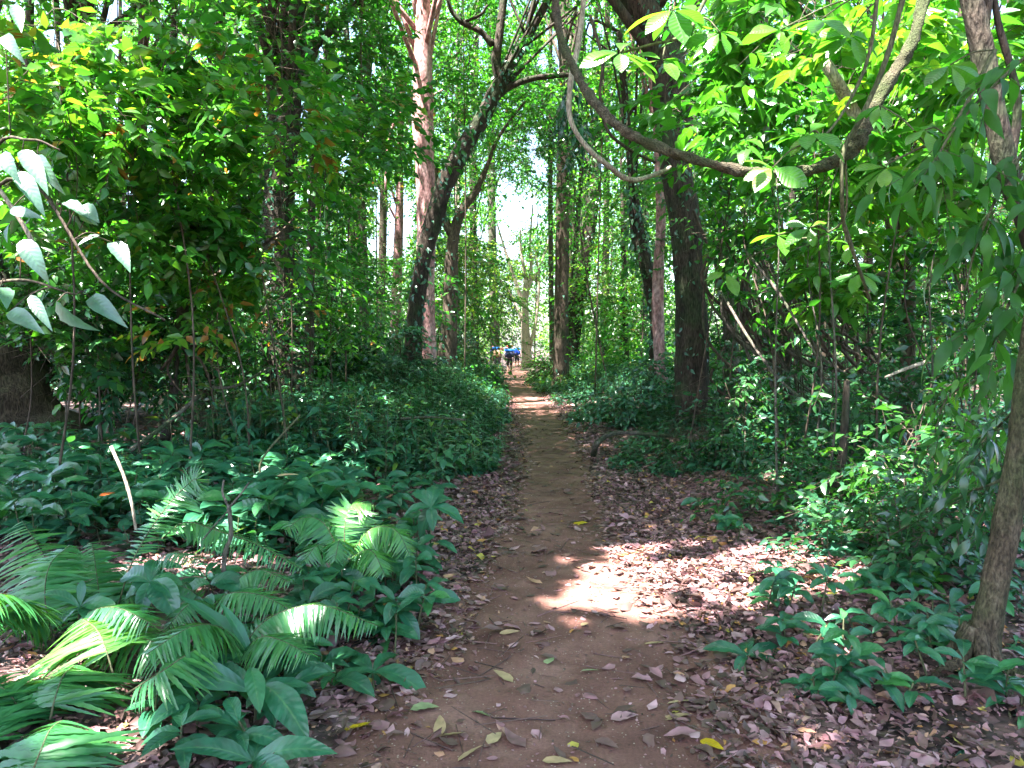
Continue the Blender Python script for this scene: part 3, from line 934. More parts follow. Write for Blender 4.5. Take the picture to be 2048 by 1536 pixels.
tree('forest_tree', 'shadowy broad trunk behind the leafy saplings in the upper left', [(170, -20), (165, 120), (155, 280), (150, 420), (150, 600), (150, 740)], 17, [40, 44, 46, 48, 50, 54], 'bark_dark', (14, 3, 2.2, 36, .16, .4), ivy=300)
tree('forest_tree', 'dim straight trunk behind the mass of left saplings', [(290, -20), (285, 120), (282, 300), (275, 500), (272, 720)], 18, [18, 20, 22, 24, 28], 'bark', (12, 2.6, 2, 34, .16, .45))
tree('forest_tree', 'dim slim trunk with vines between the left saplings and the ivy covered trunk', [(440, -20), (440, 150), (430, 320), (425, 500), (420, 730)], 16, [16, 20, 22, 22, 26], 'bark_dark', (12, 2.6, 2, 34, .16, .4), ivy=250)
tree('forest_tree', 'sunlit pale trunk in the upper right behind bright leaves', [(1500, -20), (1485, 80), (1462, 190), (1450, 330), (1455, 480), (1460, 640)], 15, [36, 34, 30, 26, 26, 28], 'bark_grey', (10, 2.4, 1.6, 34, .14, .6), ivy=150)
tree('broken_tree', 'sunlit pale broken trunk slanting down right behind the liana loop', [(1642, 112), (1672, 160), (1700, 210), (1722, 250), (1745, 310), (1770, 400), (1790, 520)], [6.6, 6.6, 6.7, 6.8, 7.6, 9, 10.5], [20, 24, 25, 24, 22, 18, 16], 'bark_pale', None, ext=0)
tree('forest_tree', 'brown vine wrapped trunk among the right hand shrubs', [(1800, 250), (1802, 380), (1812, 500), (1818, 620), (1815, 760)], 9, [16, 20, 30, 26, 26], 'bark', (8, 1.6, 1.2, 34, .12, .6), ivy=160)
tree('forest_tree', 'dark slim trunk behind the liana loop in the upper right', [(1590, 260), (1585, 400), (1580, 520), (1572, 640), (1570, 740)], 12, [12, 14, 16, 18, 20], 'bark_dark', (8, 2, 1.4, 34, .13, .55))
bowing = tree('bowing_tree', 'slim mossy tree bowing along the right edge from the leaf litter', [(2120, 420), (2085, 560), (2062, 700), (2046, 850), (2024, 990), (1998, 1130), (1972, 1260), (1950, 1390)], 3.35, [36, 40, 43, 46, 48, 51, 55, 60], 'bark_moss', None, ext=1.2, flare=1.3, flute=.12, rough=.05)
b_ = np.array(bowing['at'])
for a_, l_ in [(3.5, .34), (4.5, .42), (5.4, .36), (2.5, .3), (.3, .3), (1.3, .3)]:
    d_ = np.array([math.cos(a_), math.sin(a_), 0])
    e_ = b_ + d_ * l_
    e_[2] = float(gz(e_[0], e_[1])) - .02
    grow(bowing, 'root', [b_ + UP * .3 + d_ * .03, b_ + UP * .15 + d_ * .1, b_ + UP * .125 + d_ * l_ * .55, e_], [.03, .034, .028, .01], M['bark_moss'], 7, .1)
tree('forked_tree', 'dark forked trunk crossing the upper right corner', [(1935, -40), (1962, 90), (1985, 200), (2012, 330), (2050, 430), (2090, 560), (2110, 760)], 5, [40, 42, 42, 42, 44, 46, 50], 'bark_dark', None, ext=1.5,
     limbs=[([(1980, 170), (1968, 60), (1985, -40)], [24, 18]), ([(2020, 340), (2035, 200), (2000, 60), (1985, -30)], [18, 10])])
tree('dead_stump', 'dark broken sapling stump leaning among the right shrubs', [(1694, 762), (1690, 830), (1684, 920), (1668, 1000), (1660, 1045)], 6.4, [12, 15, 17, 20, 24], 'bark_dark', None, ext=0, cat='stump')
for (x0, x1, d, w, lab) in [
    (1102, 1104, 34, 10, 'thin pole like trunk just left of the straight slender brown trunk'),
    (1215, 1208, 38, 14, 'thin trunk at the edge of the clearing where people sit'),
    (1240, 1252, 30, 10, 'thin dark trunk leaning right near the seated people'),
    (690, 698, 30, 14, 'thin grey trunk left of the grey trunk with a side branch'),
    (655, 650, 22, 10, 'very thin brown trunk right of the slim brown trunk'),
    (915, 908, 30, 7, 'pale thin pole in the left hedge beside the forked brown trunk'),
    (925, 918, 31, 6, 'thinnest pale pole in the left hedge right of its twin'),
    (955, 950, 44, 16, 'dark trunk far down the path left of the walkers'),
    (985, 990, 50, 18, 'far dark trunk directly behind the walkers'),
    (1165, 1160, 48, 16, 'far trunk between the leaning dark trunk and the clearing'),
    (1280, 1286, 34, 14, 'far brown trunk left of the ivy smothered bent trunk'),
    (770, 760, 38, 16, 'far trunk seen in the bright gap left of the pink barked tree'),
    (500, 496, 22, 12, 'dim trunk just left of the broad ivy covered trunk'),
    (350, 345, 20, 14, 'dim trunk behind the bush with tangled stilt roots'),
    (60, 70, 20, 22, 'dim trunk behind the glossy leaved shrub at the left edge'),
    (1520, 1530, 22, 18, 'dim trunk behind the vine tangle right of the mossy trunk'),
    (1660, 1650, 18, 16, 'dim trunk behind the dark broken stump'),
    (1740, 1735, 24, 18, 'dim trunk behind the bright leaved right saplings'),
    (1920, 1925, 14, 14, 'dim trunk left of the tree bowing along the right edge'),
]:
    mid = (x0 + x1) / 2 + rng.normal() * 6
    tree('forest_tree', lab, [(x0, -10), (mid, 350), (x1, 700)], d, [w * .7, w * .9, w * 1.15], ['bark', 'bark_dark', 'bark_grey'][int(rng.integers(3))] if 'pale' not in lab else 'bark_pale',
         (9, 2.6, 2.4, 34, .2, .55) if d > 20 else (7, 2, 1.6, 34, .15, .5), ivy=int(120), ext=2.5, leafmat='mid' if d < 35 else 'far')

# ------------------------------------------------------------------ understory saplings and shrubs
SAP = [
    # label, px, py, depth, rad, twigs per clump, leaf size, material, var, clumps
    ('leafy sapling with bright leaves filling the top left corner', 110, 150, 6.5, .95, 26, 0.152, 'mid', .62, 14),
    ('spreading sapling with layered leaves in the upper left', 330, 170, 7.5, 1.05, 26, 0.159, 'mid', .55, 15),
    ('sapling with bright green layered leaves beside the broad ivy trunk', 470, 250, 8.3, .85, 23, 0.152, 'mid', .68, 13),
    ('loose bush with mixed dull and bright leaves left of centre', 240, 350, 7.2, .95, 23, 0.146, 'mid', .5, 14),
    ('dense dark shrub standing before the broad ivy trunk', 400, 430, 8, .95, 23, 0.146, 'mid', .45, 13),
    ('bush with yellowish green leaves above the tangled stilt roots', 440, 560, 8.6, .8, 26, 0.140, 'mid', .68, 11),
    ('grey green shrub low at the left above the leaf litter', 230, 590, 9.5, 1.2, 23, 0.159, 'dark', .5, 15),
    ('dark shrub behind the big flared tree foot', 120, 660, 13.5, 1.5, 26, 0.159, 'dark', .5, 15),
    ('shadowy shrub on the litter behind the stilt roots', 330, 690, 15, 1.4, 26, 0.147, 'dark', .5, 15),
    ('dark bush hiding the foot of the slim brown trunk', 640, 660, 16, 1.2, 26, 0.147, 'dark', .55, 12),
    ('dull green tree crown above the slim brown trunk', 650, 270, 11.5, 1.3, 26, 0.159, 'mid', .42, 15),
    ('dark leafy branches hanging at the top left of the pink barked tree', 720, 120, 14, 1.7, 28, 0.171, 'mid', .4, 16),
    ('sparse young tree left of the pink barked trunk', 760, 560, 20, 1.7, 23, 0.158, 'mid', .5, 13),
    ('green young tree in the gap left of the pink barked trunk', 750, 330, 24, 2.2, 23, 0.179, 'mid', .6, 13),
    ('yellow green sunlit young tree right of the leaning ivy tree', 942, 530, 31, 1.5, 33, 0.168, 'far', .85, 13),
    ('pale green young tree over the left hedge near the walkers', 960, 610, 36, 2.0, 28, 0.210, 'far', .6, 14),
    ('green tree crown between the pink trunk and leaning ivy tree', 905, 210, 24, 2.0, 26, 0.179, 'mid', .62, 14),
    ('leafy crown above the opening over the path', 1010, 180, 33, 3.0, 28, 0.210, 'mid', .45, 16),
    ('dark leafy crown hanging right above the opening over the path', 1130, 250, 24, 1.6, 26, 0.179, 'dark', .55, 12),
    ('bright crown at the top centre between the two big trunks', 1210, 130, 22, 2.2, 28, 0.179, 'mid', .55, 14),
    ('light green young tree right of the straight slender trunk', 1225, 520, 30, 2.0, 31, 0.189, 'far', .62, 15),
    ('yellow green young tree above the seated people', 1265, 640, 36, 1.8, 31, 0.189, 'far', .78, 13),
    ('bushy green tree behind the looping liana', 1480, 200, 9.5, 1.15, 28, 0.159, 'bright', .3, 14),
    ('bright leaved tree filling the top right', 1640, 120, 7.5, 1.3, 28, 0.183, 'bright', .35, 17),
    ('sunlit yellow green tree at the upper right edge', 1850, 180, 7, 1.25, 28, 0.183, 'bright', .45, 16),
    ('bright leaved bush in the right hand middle of the thicket', 1740, 545, 8, .62, 20, 0.183, 'bright', .45, 10),
    ('dull green thicket shrub under the looping liana', 1500, 460, 10, 1.0, 23, 0.146, 'mid', .4, 12),
    ('mixed green shrub right of the pale broken trunk', 1860, 440, 8.5, 1.2, 26, 0.152, 'mid', .58, 14),
    ('grey leaved shrub at the right behind the drooping leaves', 1900, 650, 8, 1.1, 14, 0.134, 'dark', .7, 14),
    ('dark shrub behind the vine tangle', 1600, 600, 12, 1.3, 23, 0.159, 'dark', .55, 13),
    ('small leaved shrub beside the dark broken stump', 1760, 800, 7.6, .8, 12, 0.110, 'dark', .65, 12),
    ('small dark shrub right of the mossy trunk foot', 1500, 830, 9.5, .75, 26, 0.116, 'dark', .6, 11),
    ('glossy dark shrub right of the broken stump', 1860, 870, 6.2, .62, 12, 0.110, 'dark', .6, 11),
    ('small glossy shrub near the right edge tree', 1800, 1010, 5.3, .4, 10, 0.104, 'dark', .55, 9),
    ('low dark shrub in the shade left of the broken stump', 1570, 930, 7.6, .55, 12, 0.104, 'dark', .5, 9),
    ('low bushy shrub at the left foot of the mossy trunk', 1290, 790, 14, .7, 23, 0.122, 'under', .45, 9),
    ('bright green bush at the right edge of the path near the walkers', 1112, 744, 31, .5, 31, 0.137, 'far', .5, 9),
    ('tall dark bush crowning the left hedge near the walkers', 915, 715, 27, 1.0, 33, 0.137, 'under', .8, 10),
    ('leafy bush in the left hedge below the pink barked trunk', 800, 720, 17, .9, 28, 0.137, 'under', .55, 10),
    ('dark leafy crown at the top between pink trunk and leaning tree', 930, 60, 22, 2.0, 26, .16, 'mid', .4, 15),
    ('dark leafy crown at the top centre behind the leaning tree fork', 1060, 70, 30, 2.6, 26, .18, 'mid', .38, 15),
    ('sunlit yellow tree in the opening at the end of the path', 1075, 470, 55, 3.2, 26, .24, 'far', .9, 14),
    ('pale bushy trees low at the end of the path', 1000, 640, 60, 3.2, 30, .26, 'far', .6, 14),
    ('leafy shrub with dull leaves low at the left edge behind the glossy one', 60, 620, 8.5, .8, 20, .115, 'mid', .38, 12),
    ('leafy shrub filling the gap right of the glossy shrub', 170, 660, 9.5, .8, 20, .115, 'mid', .36, 12),
    ('dull leaved shrub before the stilt roots', 300, 640, 9.8, .8, 20, .115, 'dark', .6, 12),
    ('leafy shrub leaning on the broad ivy trunk', 520, 640, 10.5, .8, 22, .115, 'mid', .4, 12),
    ('bright flecked shrub right of the broad ivy trunk', 660, 560, 12, .9, 22, .12, 'mid', .5, 12),
    ('twiggy shrub crowding the litter bank right of the path', 1580, 1010, 6.4, .45, 13, .085, 'dark', .55, 10),
    ('twiggy shrub at the foot of the broken stump', 1690, 960, 6.2, .45, 13, .085, 'mid', .4, 10),
    ('low leafy shrub right of the mossy trunk foot by the litter', 1430, 930, 9, .5, 14, .09, 'dark', .55, 10),
    ('low twiggy shrub before the right edge tree', 1890, 1080, 4.6, .35, 12, .085, 'dark', .55, 9),
    ('scrubby bush behind the four leaved green seedling', 1760, 1090, 5.0, .34, 12, .08, 'dark', .6, 9),
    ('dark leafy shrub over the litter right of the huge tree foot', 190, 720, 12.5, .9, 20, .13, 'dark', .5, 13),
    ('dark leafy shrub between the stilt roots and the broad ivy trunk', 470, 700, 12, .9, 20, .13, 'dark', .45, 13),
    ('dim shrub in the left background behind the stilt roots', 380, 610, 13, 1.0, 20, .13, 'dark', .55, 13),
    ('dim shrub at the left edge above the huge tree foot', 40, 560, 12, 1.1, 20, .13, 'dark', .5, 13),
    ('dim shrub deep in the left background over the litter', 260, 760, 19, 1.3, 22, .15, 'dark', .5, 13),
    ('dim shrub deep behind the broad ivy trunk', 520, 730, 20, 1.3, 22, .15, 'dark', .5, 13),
    ('leafy young tree closing the gap left of the grey trunk', 690, 450, 22, 1.8, 24, .16, 'mid', .5, 14),
    ('leafy young tree behind the forked brown trunk', 900, 560, 28, 1.8, 24, .17, 'mid', .6, 14),
    ('leafy crown high behind the straight slender trunk', 1150, 110, 32, 2.6, 26, .19, 'mid', .45, 15),
    ('blue green leafy crown above the far end of the path', 1010, 300, 38, 2.2, 26, .2, 'dark', .7, 14),
    ('green leafy crown behind the reddish crooked trunk', 1290, 400, 24, 2.0, 24, .17, 'mid', .55, 14),
    ('dim green tree in the depth right of the mossy trunk', 1440, 400, 15, 1.6, 22, .14, 'mid', .5, 15),
    ('dim bushy tree behind the broken pale trunk', 1700, 380, 13, 1.5, 22, .14, 'mid', .55, 15),
    ('grey green tree in the depth at the right edge', 1950, 480, 12, 1.5, 22, .14, 'mid', .5, 15),
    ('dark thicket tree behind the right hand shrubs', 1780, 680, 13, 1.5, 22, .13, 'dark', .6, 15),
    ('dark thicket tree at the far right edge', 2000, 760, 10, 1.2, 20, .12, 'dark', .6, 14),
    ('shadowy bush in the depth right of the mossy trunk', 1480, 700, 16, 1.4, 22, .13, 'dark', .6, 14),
    ('leafy sapling low in the left between glossy shrub and stilt roots', 200, 480, 8.8, .95, 18, .14, 'mid', .48, 13),
    ('shady green tree in the depth of the upper left', 250, 60, 13, 1.7, 22, .15, 'mid', .45, 15),
    ('shady green tree in the depth behind the left saplings', 330, 330, 14, 1.7, 22, .15, 'mid', .42, 15),
    ('dark bush in the depth of the left thicket', 160, 560, 16, 1.6, 22, .15, 'dark', .55, 15),
    ('dark thicket between the broad ivy trunk and the slim brown trunk', 560, 560, 17, 1.5, 22, .15, 'dark', .5, 14),
    ('dark hanging crown over the top of the broad ivy trunk', 560, 90, 12, 1.3, 22, .14, 'mid', .4, 14),
]
for (lab, px, py, d, r, ntw, sz, mat, var, n) in SAP:
    if px > 1400 and py > 420 and d < 16:
        ntw, sz = int(ntw * .68), sz * .88
    sapling('shrub' if (py > 540 and d < 20) else 'sapling', lab, px, py, d, r, ntw, sz, mat, var, n=n, cat='shrub' if (py > 540 and d < 20) else 'sapling', L=.42 * max(1, d / 10),
            tpl=L_NEAR if mat == 'bright' else None, squash=1.0 if d < 20 else 1.25)

# glossy broad leaved shrub leaning in at the left edge
root = thing('glossy_shrub', 'shrub with big glossy drooping leaves catching sunlight at the left edge', 'shrub', P(-140, 1000, 4.6) * np.array([1, 1, 0]))
gs = Geo()
STEMS = []
b = np.array(root['at'])
for a in ([(-100, 800, 4.6), (-30, 420, 4.5), (70, 370, 4.4), (200, 560, 4.3), (330, 640, 4.2)], [(-100, 700, 4.6), (-20, 320, 4.5), (60, 280, 4.4), (120, 300, 4.4)], [(-110, 800, 4.6), (-40, 600, 4.4), (40, 560, 4.2), (150, 590, 4.1)]):
    q = [b] + [P(*p) for p in a]
    tube(gs, catmull(q, 6), [.02, .012, .005], 6)
    STEMS.append(catmull(q, 10))
STEMS = np.concatenate(STEMS)
for (x0, y0, x1, y1, d, wd) in [(45, 300, 95, 375, 4.4, .5), (35, 345, 80, 400, 4.3, .62), (75, 310, 98, 372, 4.4, .5), (20, 420, 70, 425, 4.3, .5), (45, 480, 78, 535, 4.2, .7), (0, 575, 20, 590, 4.2, .9),
                                (60, 590, 95, 652, 3.9, .5), (20, 622, 72, 650, 3.9, .6), (112, 605, 152, 672, 3.8, .62), (180, 595, 228, 625, 4.2, .8), (130, 405, 175, 420, 4.3, .55), (165, 410, 195, 440, 4.3, .6),
                                (0, 310, 14, 325, 4.2, 1.), (225, 485, 260, 530, 4.6, .7), (30, 10, 42, 60, 4.4, .5), (10, 70, 24, 100, 4.4, .7), (200, 470, 150, 480, 4.5, .5)]:
    gl = Geo()
    a, e = P(x0, y0, d), P(x1, y1, d - .12)
    ln = np.linalg.norm(e - a)
    kk = int(np.argmin(np.linalg.norm(STEMS - a, axis=1)))
    if np.linalg.norm(STEMS[kk] - a) < .6:
        tube(gs, catmull([STEMS[kk], (STEMS[kk] + a) / 2 + UP * .03, a], 4), [.004, .0025], 5)
    put(gl, leaf_tpl(9, .25, .05 + .4 * rng.random(), .1 + .6 * rng.random(), wave=.1, curl=.3 * rng.random()), a[None], (e - a)[None], np.array([[.15, -.75, .55]]) + .45 * rn(1, 3), ln * 1.0, rng.uniform(.2, .9), wid=ln * wd * rng.uniform(1.1, 1.5))
    obj('leaf', gl, M['waxy_sheen'], root)
obj('stem', gs, M['bark'], root)

# drooping narrow leaves of the tree along the right edge
def drooper(name, label, stems, nt_, size, mat, var, base):
    root = thing(name, label, 'branch', base)
    gs, gl = Geo(), Geo()
    for st in stems:
        c = catmull([P(*p) for p in st], 8)
        tube(gs, c, [.012, .004], 6)
        n = nt_
        k = rng.integers(1, len(c) - 1, n)
        O = c[k]
        D = rn(n, 3) * np.array([1, .9, .35]) + unit(c[k] - c[k - 1]) * .5 + np.array([0, 0, -.35])
        sprays(gl, L_LANCE, O, D, .34, 6, size, var, .3, .5, .75, gs, .0022, .45, .18, ratio=1.15)
    obj('stem', gs, M['stem'], root)
    obj('foliage', gl, M[mat], root)


drooper('drooping_branch', 'branch with long dark drooping leaves along the right edge', [[(2120, 60, 4.2), (2010, 150, 4.1), (1900, 270, 4), (1850, 380, 4)], [(2130, 200, 4), (2030, 330, 3.9), (1960, 470, 3.8), (1930, 580, 3.8)],
        [(2120, 420, 3.8), (2040, 560, 3.7), (1985, 690, 3.6)]], 12, .19, 'droop', .5, P(2130, 300, 4))
drooper('drooping_branch', 'branch of pale green drooping leaves lit from behind at lower right', [[(2080, 700, 4.4), (2000, 740, 4.5), (1900, 790, 4.6), (1870, 860, 4.6)], [(2060, 850, 4.2), (1990, 860, 4.3), (1930, 890, 4.4)]], 13, .13, 'bright', .35, P(2090, 720, 4.3))
drooper('drooping_branch', 'dark drooping leaf spray low beside the right edge tree', [[(2090, 760, 3.7), (2030, 820, 3.7), (1950, 900, 3.8)], [(2080, 900, 3.6), (2000, 960, 3.6), (1930, 985, 3.7)]], 13, .13, 'dark', .55, P(2090, 820, 3.6))
drooper('drooping_branch', 'dark leafy spray hanging before the sky gap in the middle', [[(1150, 150, 9), (1142, 200, 9), (1150, 250, 9), (1175, 300, 9)]], 22, .17, 'dark', .3, P(1150, 140, 9))


# ------------------------------------------------------------------ lianas and hanging branches
def liana(label, pts, w, mat, name='liana', sides=8, rough=.08, sub=8):
    q = np.array([P(*p) for p in pts])
    g = Geo()
    c = catmull(q, sub)
    ds = np.interp(np.linspace(0, 1, len(c)), np.linspace(0, 1, len(pts)), [p[2] for p in pts])
    wd = np.interp(np.linspace(0, 1, len(c)), np.linspace(0, 1, len(w)), w)
    tube(g, c, wd * .5 / F * ds, sides, rough)
    return obj(name, g, M[mat], label=label, cat='liana', origin=q[0])


liana('thick mossy liana hanging in a wide loop across the upper right', [(1108, -60, 6.2), (1118, 60, 6), (1150, 140, 5.7), (1185, 200, 5.4), (1240, 255, 5.2), (1310, 292, 5.1), (1400, 322, 5), (1490, 343, 5), (1580, 347, 5), (1665, 325, 5),
      (1715, 285, 5), (1735, 240, 5.05), (1780, 160, 5.1), (1830, 70, 5.2), (1856, -60, 5.4)], [14, 15, 15, 19, 17, 20, 17, 21, 19, 23, 33, 24, 25, 21, 21], 'liana', sides=14, rough=.2, sub=12)
liana('thin pale liana sagging left of the mossy trunk', [(1172, -40, 8.4), (1158, 80, 8.2), (1142, 160, 8), (1140, 235, 8), (1170, 290, 8), (1215, 330, 8.1), (1262, 360, 8.3), (1320, 345, 8.6), (1340, 335, 9)], [10, 11, 12, 10, 10, 11, 10, 9, 8], 'bark_pale')
liana('second thin liana curving down behind the thick loop', [(1180, 30, 9), (1205, 120, 9), (1200, 190, 9), (1215, 260, 9), (1260, 300, 9.2), (1310, 325, 9.6)], [6, 7, 6, 7, 6, 5], 'bark')
liana('straight green stem rising beside the right end of the loop', [(1815, -40, 4.8), (1775, 110, 4.8), (1725, 230, 4.8), (1688, 300, 4.8), (1684, 380, 4.8), (1688, 450, 4.9), (1712, 520, 5), (1740, 600, 5.2)], [12, 11, 10, 9, 8, 8, 7, 6], 'stem')
liana('thin pale stick slanting through the right thicket', [(1490, 500, 8), (1560, 590, 7.6), (1632, 710, 7.2)], [5, 6, 4], 'bark_grey')
liana('long thin vine sloping from the mossy trunk into the right shrubs', [(1440, 580, 9.5), (1500, 680, 9), (1560, 760, 8.6), (1640, 820, 8.2)], [5, 6, 6, 4], 'bark_grey')
liana('bent pale twig above the right shrubs', [(1770, 755, 6.5), (1810, 738, 6.5), (1852, 724, 6.5)], [5, 7, 8], 'bark_pale')
liana('hanging thread vine in the left canopy', [(728, -40, 13), (722, 80, 13), (725, 180, 13)], [4, 3, 3], 'stem', sides=5)
liana('pale thin pole leaning in the left thicket', [(-20, 350, 5.5), (40, 440, 5.5), (70, 490, 5.5)], [7, 9, 7], 'bark_pale')
liana('thin slanting dead branch before the broad ivy trunk', [(415, 560, 9), (480, 520, 9), (560, 465, 9), (606, 415, 9)], [7, 6, 5, 4], 'bark')

root = thing('vine_tangle', 'tangle of brown hanging vines and roots right of the mossy trunk', 'vine tangle', P(1420, 700, 10))
for i in range(46):
    x0 = 1405 + rng.random() * 260
    y0 = 420 + rng.random() * 150
    x1 = x0 + 60 + rng.random() * 150
    y1 = 700 + rng.random() * 130
    d = 10 + rng.random() * 2.5
    mids = [((x0 * (1 - t) + x1 * t) + rng.normal() * 22 - 22 * math.sin(math.pi * t), y0 * (1 - t) + y1 * t + rng.normal() * 12 + 40 * math.sin(math.pi * t), d + rng.normal() * .12) for t in (0, .25, .5, .75, 1)]
    q = np.array([P(*p) for p in mids])
    g = Geo()
    tube(g, catmull(q, 6), np.array([4, 5.5, 4]) * rng.uniform(.5, 1.4) * .5 / F * d * 1.3, 5, .06)
    obj('vine_strand', g, M['bark' if i % 3 else 'bark_grey'], root)

root = thing('stilt_root_tree', 'small dead looking tree standing on tangled stilt roots on the left', 'tree', P(372, 800, 9.2))
for i, (pts, w) in enumerate([([(372, 560), (368, 600), (362, 650), (372, 690)], [20, 26]), ([(372, 660), (350, 700), (322, 740)], [9, 5]), ([(372, 670), (400, 700), (440, 745)], [8, 4]), ([(362, 650), (355, 720), (348, 790)], [9, 5]),
                              ([(370, 680), (376, 740), (384, 810)], [8, 4]), ([(366, 655), (385, 665), (430, 640)], [7, 4]), ([(362, 650), (330, 640), (300, 655)], [8, 4]), ([(372, 690), (410, 735), (425, 790), (430, 830)], [6, 3]),
                              ([(360, 690), (335, 740), (370, 790), (400, 795)], [5, 3]), ([(375, 640), (395, 610), (425, 590)], [8, 4]), ([(365, 610), (352, 570), (330, 540)], [10, 5]), ([(372, 600), (395, 560), (410, 520)], [10, 5]),
                              ([(350, 760), (342, 820), (330, 880)], [16, 20])]):
    g = Geo()
    tube(g, catmull([P(x, y, 9.2 + .1 * rng.normal()) for x, y in pts], 6), np.array(w) * .5 / F * 9.2, 7, .1)
    obj('trunk' if i == 0 else 'root', g, M['bark_dark' if i % 3 == 0 else 'bark'], root)


def whorl_branch(name, label, stem, whorls_, mat, depth, w, matstem='stem', cat='branch'):
    """a hanging branch whose leaves sit in rosettes; every rosette is a part"""
    root = thing(name, label, cat, P(*stem[0]))
    g = Geo()
    tube(g, catmull([P(*p) for p in stem], 8), w, 6, .04)
    for (x, y, dd, sz, n, rot) in whorls_:
        c = catmull([P(*p) for p in stem], 8)
        e = P(x, y, dd)
        k = int(np.argmin(np.linalg.norm(c - e, axis=1)))
        k = max(0, k - 3)
        if np.linalg.norm(c[k] - e) > .03:
            tube(g, catmull([c[k], (c[k] + e) / 2 + UP * .03, e], 4), [.006, .004], 5)
        gl = Geo()
        a0 = rot
        for j in range(n):
            a = a0 + 2 * math.pi * j / n + rng.normal() * .22
            el = rng.normal() * .22 - .18
            ax = np.array([math.cos(a) * math.cos(el), .75 * math.sin(a) * math.cos(el), math.sin(el) + .45 * math.sin(a)])
            nm = UP + np.array([0, -.5, 0]) + .3 * rn(3)
            s = sz * rng.uniform(.7, 1.15)
            put(gl, L_OBO, (e + ax * .015)[None], ax[None], nm[None], s, np.clip(.5 + .2 * rng.normal(), 0, 1), wid=s * rng.uniform(1.0, 1.25))
        obj('leaf_whorl', gl, M[mat], root)
    obj('stem', g, M[matstem], root)


whorl_branch('hanging_branch', 'branch with rosettes of big bright leaves at top centre right', [(1440, -60, 4.2), (1400, 20, 4.2), (1370, 70, 4.1), (1300, 90, 4.1), (1245, 105, 4.1)],
             [(1240, 105, 4.0, .23, 7, .3), (1345, 20, 4.0, .25, 7, 1.0), (1325, 120, 4.0, .2, 5, 2.2), (1440, 65, 4.1, .2, 6, .8)], 'bright', 4.1, [.014, .006])
whorl_branch('hanging_branch', 'branch with bright broad leaves in the middle of the liana loop', [(1760, -60, 4.6), (1740, 100, 4.6), (1700, 200, 4.6), (1650, 270, 4.5), (1600, 290, 4.5)],
             [(1618, 268, 4.5, .24, 8, .2), (1545, 335, 4.4, .24, 8, .9), (1640, 40, 4.6, .26, 7, .4), (1700, 70, 4.7, .24, 7, 1.4), (1560, 60, 4.8, .22, 7, 2.)], 'bright', 4.5, [.014, .006])
whorl_branch('hanging_branch', 'branch with broad bright leaves right of the liana loop', [(1990, 100, 4.6), (1900, 260, 4.5), (1830, 300, 4.5), (1770, 330, 4.5)],
             [(1772, 335, 4.5, .24, 8, .1), (1850, 260, 4.5, .24, 7, 1.2), (1760, 210, 4.6, .2, 6, 2.), (1900, 130, 4.6, .24, 7, .6)], 'bright', 4.5, [.014, .006])
whorl_branch('hanging_branch', 'low branch of scattered bright leaves under the liana loop', [(1690, 300, 5), (1690, 430, 5.1), (1640, 470, 5.2), (1560, 480, 5.4)],
             [(1555, 470, 5.3, .2, 6, .5), (1620, 455, 5.2, .18, 6, 1.5), (1450, 545, 6.5, .22, 6, .7), (1720, 545, 5.2, .2, 6, 1.9), (1700, 490, 5.2, .17, 5, .2)], 'bright', 5.2, [.009, .005])


# ------------------------------------------------------------------ ferns
def pinna_tpl(n=9, w=.07):
    V, Q, T, A = [], [], [], []
    rows = []
    for i in range(n + 1):
        t = i / n
        ww = w * (1 - t ** 2.2) * (.75 + .5 * min(1, t * 5)) * (1 + (.16 if i % 2 else -.16))
        z = -.22 * t * t
        if i == n:
            rows.append([len(V)]); V.append((0, 1, z)); A.append((0, 1, 0))
        else:
            rows.append([len(V), len(V) + 1, len(V) + 2])
            V += [(-ww, t, z + .2 * ww), (0, t, z), (ww, t, z + .2 * ww)]
            A += [(-1, t, 0), (0, t, 0), (1, t, 0)]
    for a, b in zip(rows[:-1], rows[1:]):
        if len(b) == 1:
            T += [(a[0], a[1], b[0]), (a[1], a[2], b[0])]
        else:
            Q += [(a[0], a[1], b[1], b[0]), (a[1], a[2], b[2], b[1])]
    return dict(V=np.array(V, float), T=np.array(T), Q=np.array(Q), A=np.array(A, float))


PIN = pinna_tpl(13, .041)


def frond(root, pts, W, n=24, big=1.15, droop=.3, var=.5, nrm=(0, -.25, 1), start=.12, fwd=.35):
    """one fern leaf: a curved rachis with paired toothed pinnae"""
    n = int(n * 1.75)
    W = W * big
    c = catmull([P(*p) for p in pts], 14)
    g = Geo()
    tube(g, c, [.0045, .0015], 5, m=1)
    seg = np.linspace(start, .995, n)
    idx = seg * (len(c) - 1)
    i0 = np.minimum(idx.astype(int), len(c) - 2)
    t = (idx - i0)[:, None]
    pos = c[i0] * (1 - t) + c[i0 + 1] * t
    tan = unit(c[i0 + 1] - c[i0])
    prof = W * np.minimum(1, .45 + 2.2 * (seg - start)) * np.sqrt(np.clip(1.03 - seg ** 1.8, 0.01, 1))
    nm0 = unit(np.array(nrm, float))
    side = unit(np.cross(tan, nm0))
    nm = unit(np.cross(side, tan))
    for sg in (-1, 1):
        ax = side * sg + tan * fwd + .11 * rn(n, 3)
        ax[:, 2] -= droop * (.7 + .5 * rng.random(n))
        put(g, PIN, pos, ax, nm + .12 * rn(n, 3), prof * rng.uniform(.86, 1.08, n) * np.where(rng.random(n) < .05, .45, 1), np.clip(var + .12 * rng.normal(size=n), 0, 1), wid=np.maximum(prof, .07) * rng.uniform(.85, 1.1, n))
    return obj('frond', g, [M['fern'], M['stem']], root)


def fern(label, base, fronds):
    root = thing('fern', label, 'fern', base, 'ferns')
    for f in fronds:
        frond(root, *f[:2], **(f[2] if len(f) > 2 else {}))


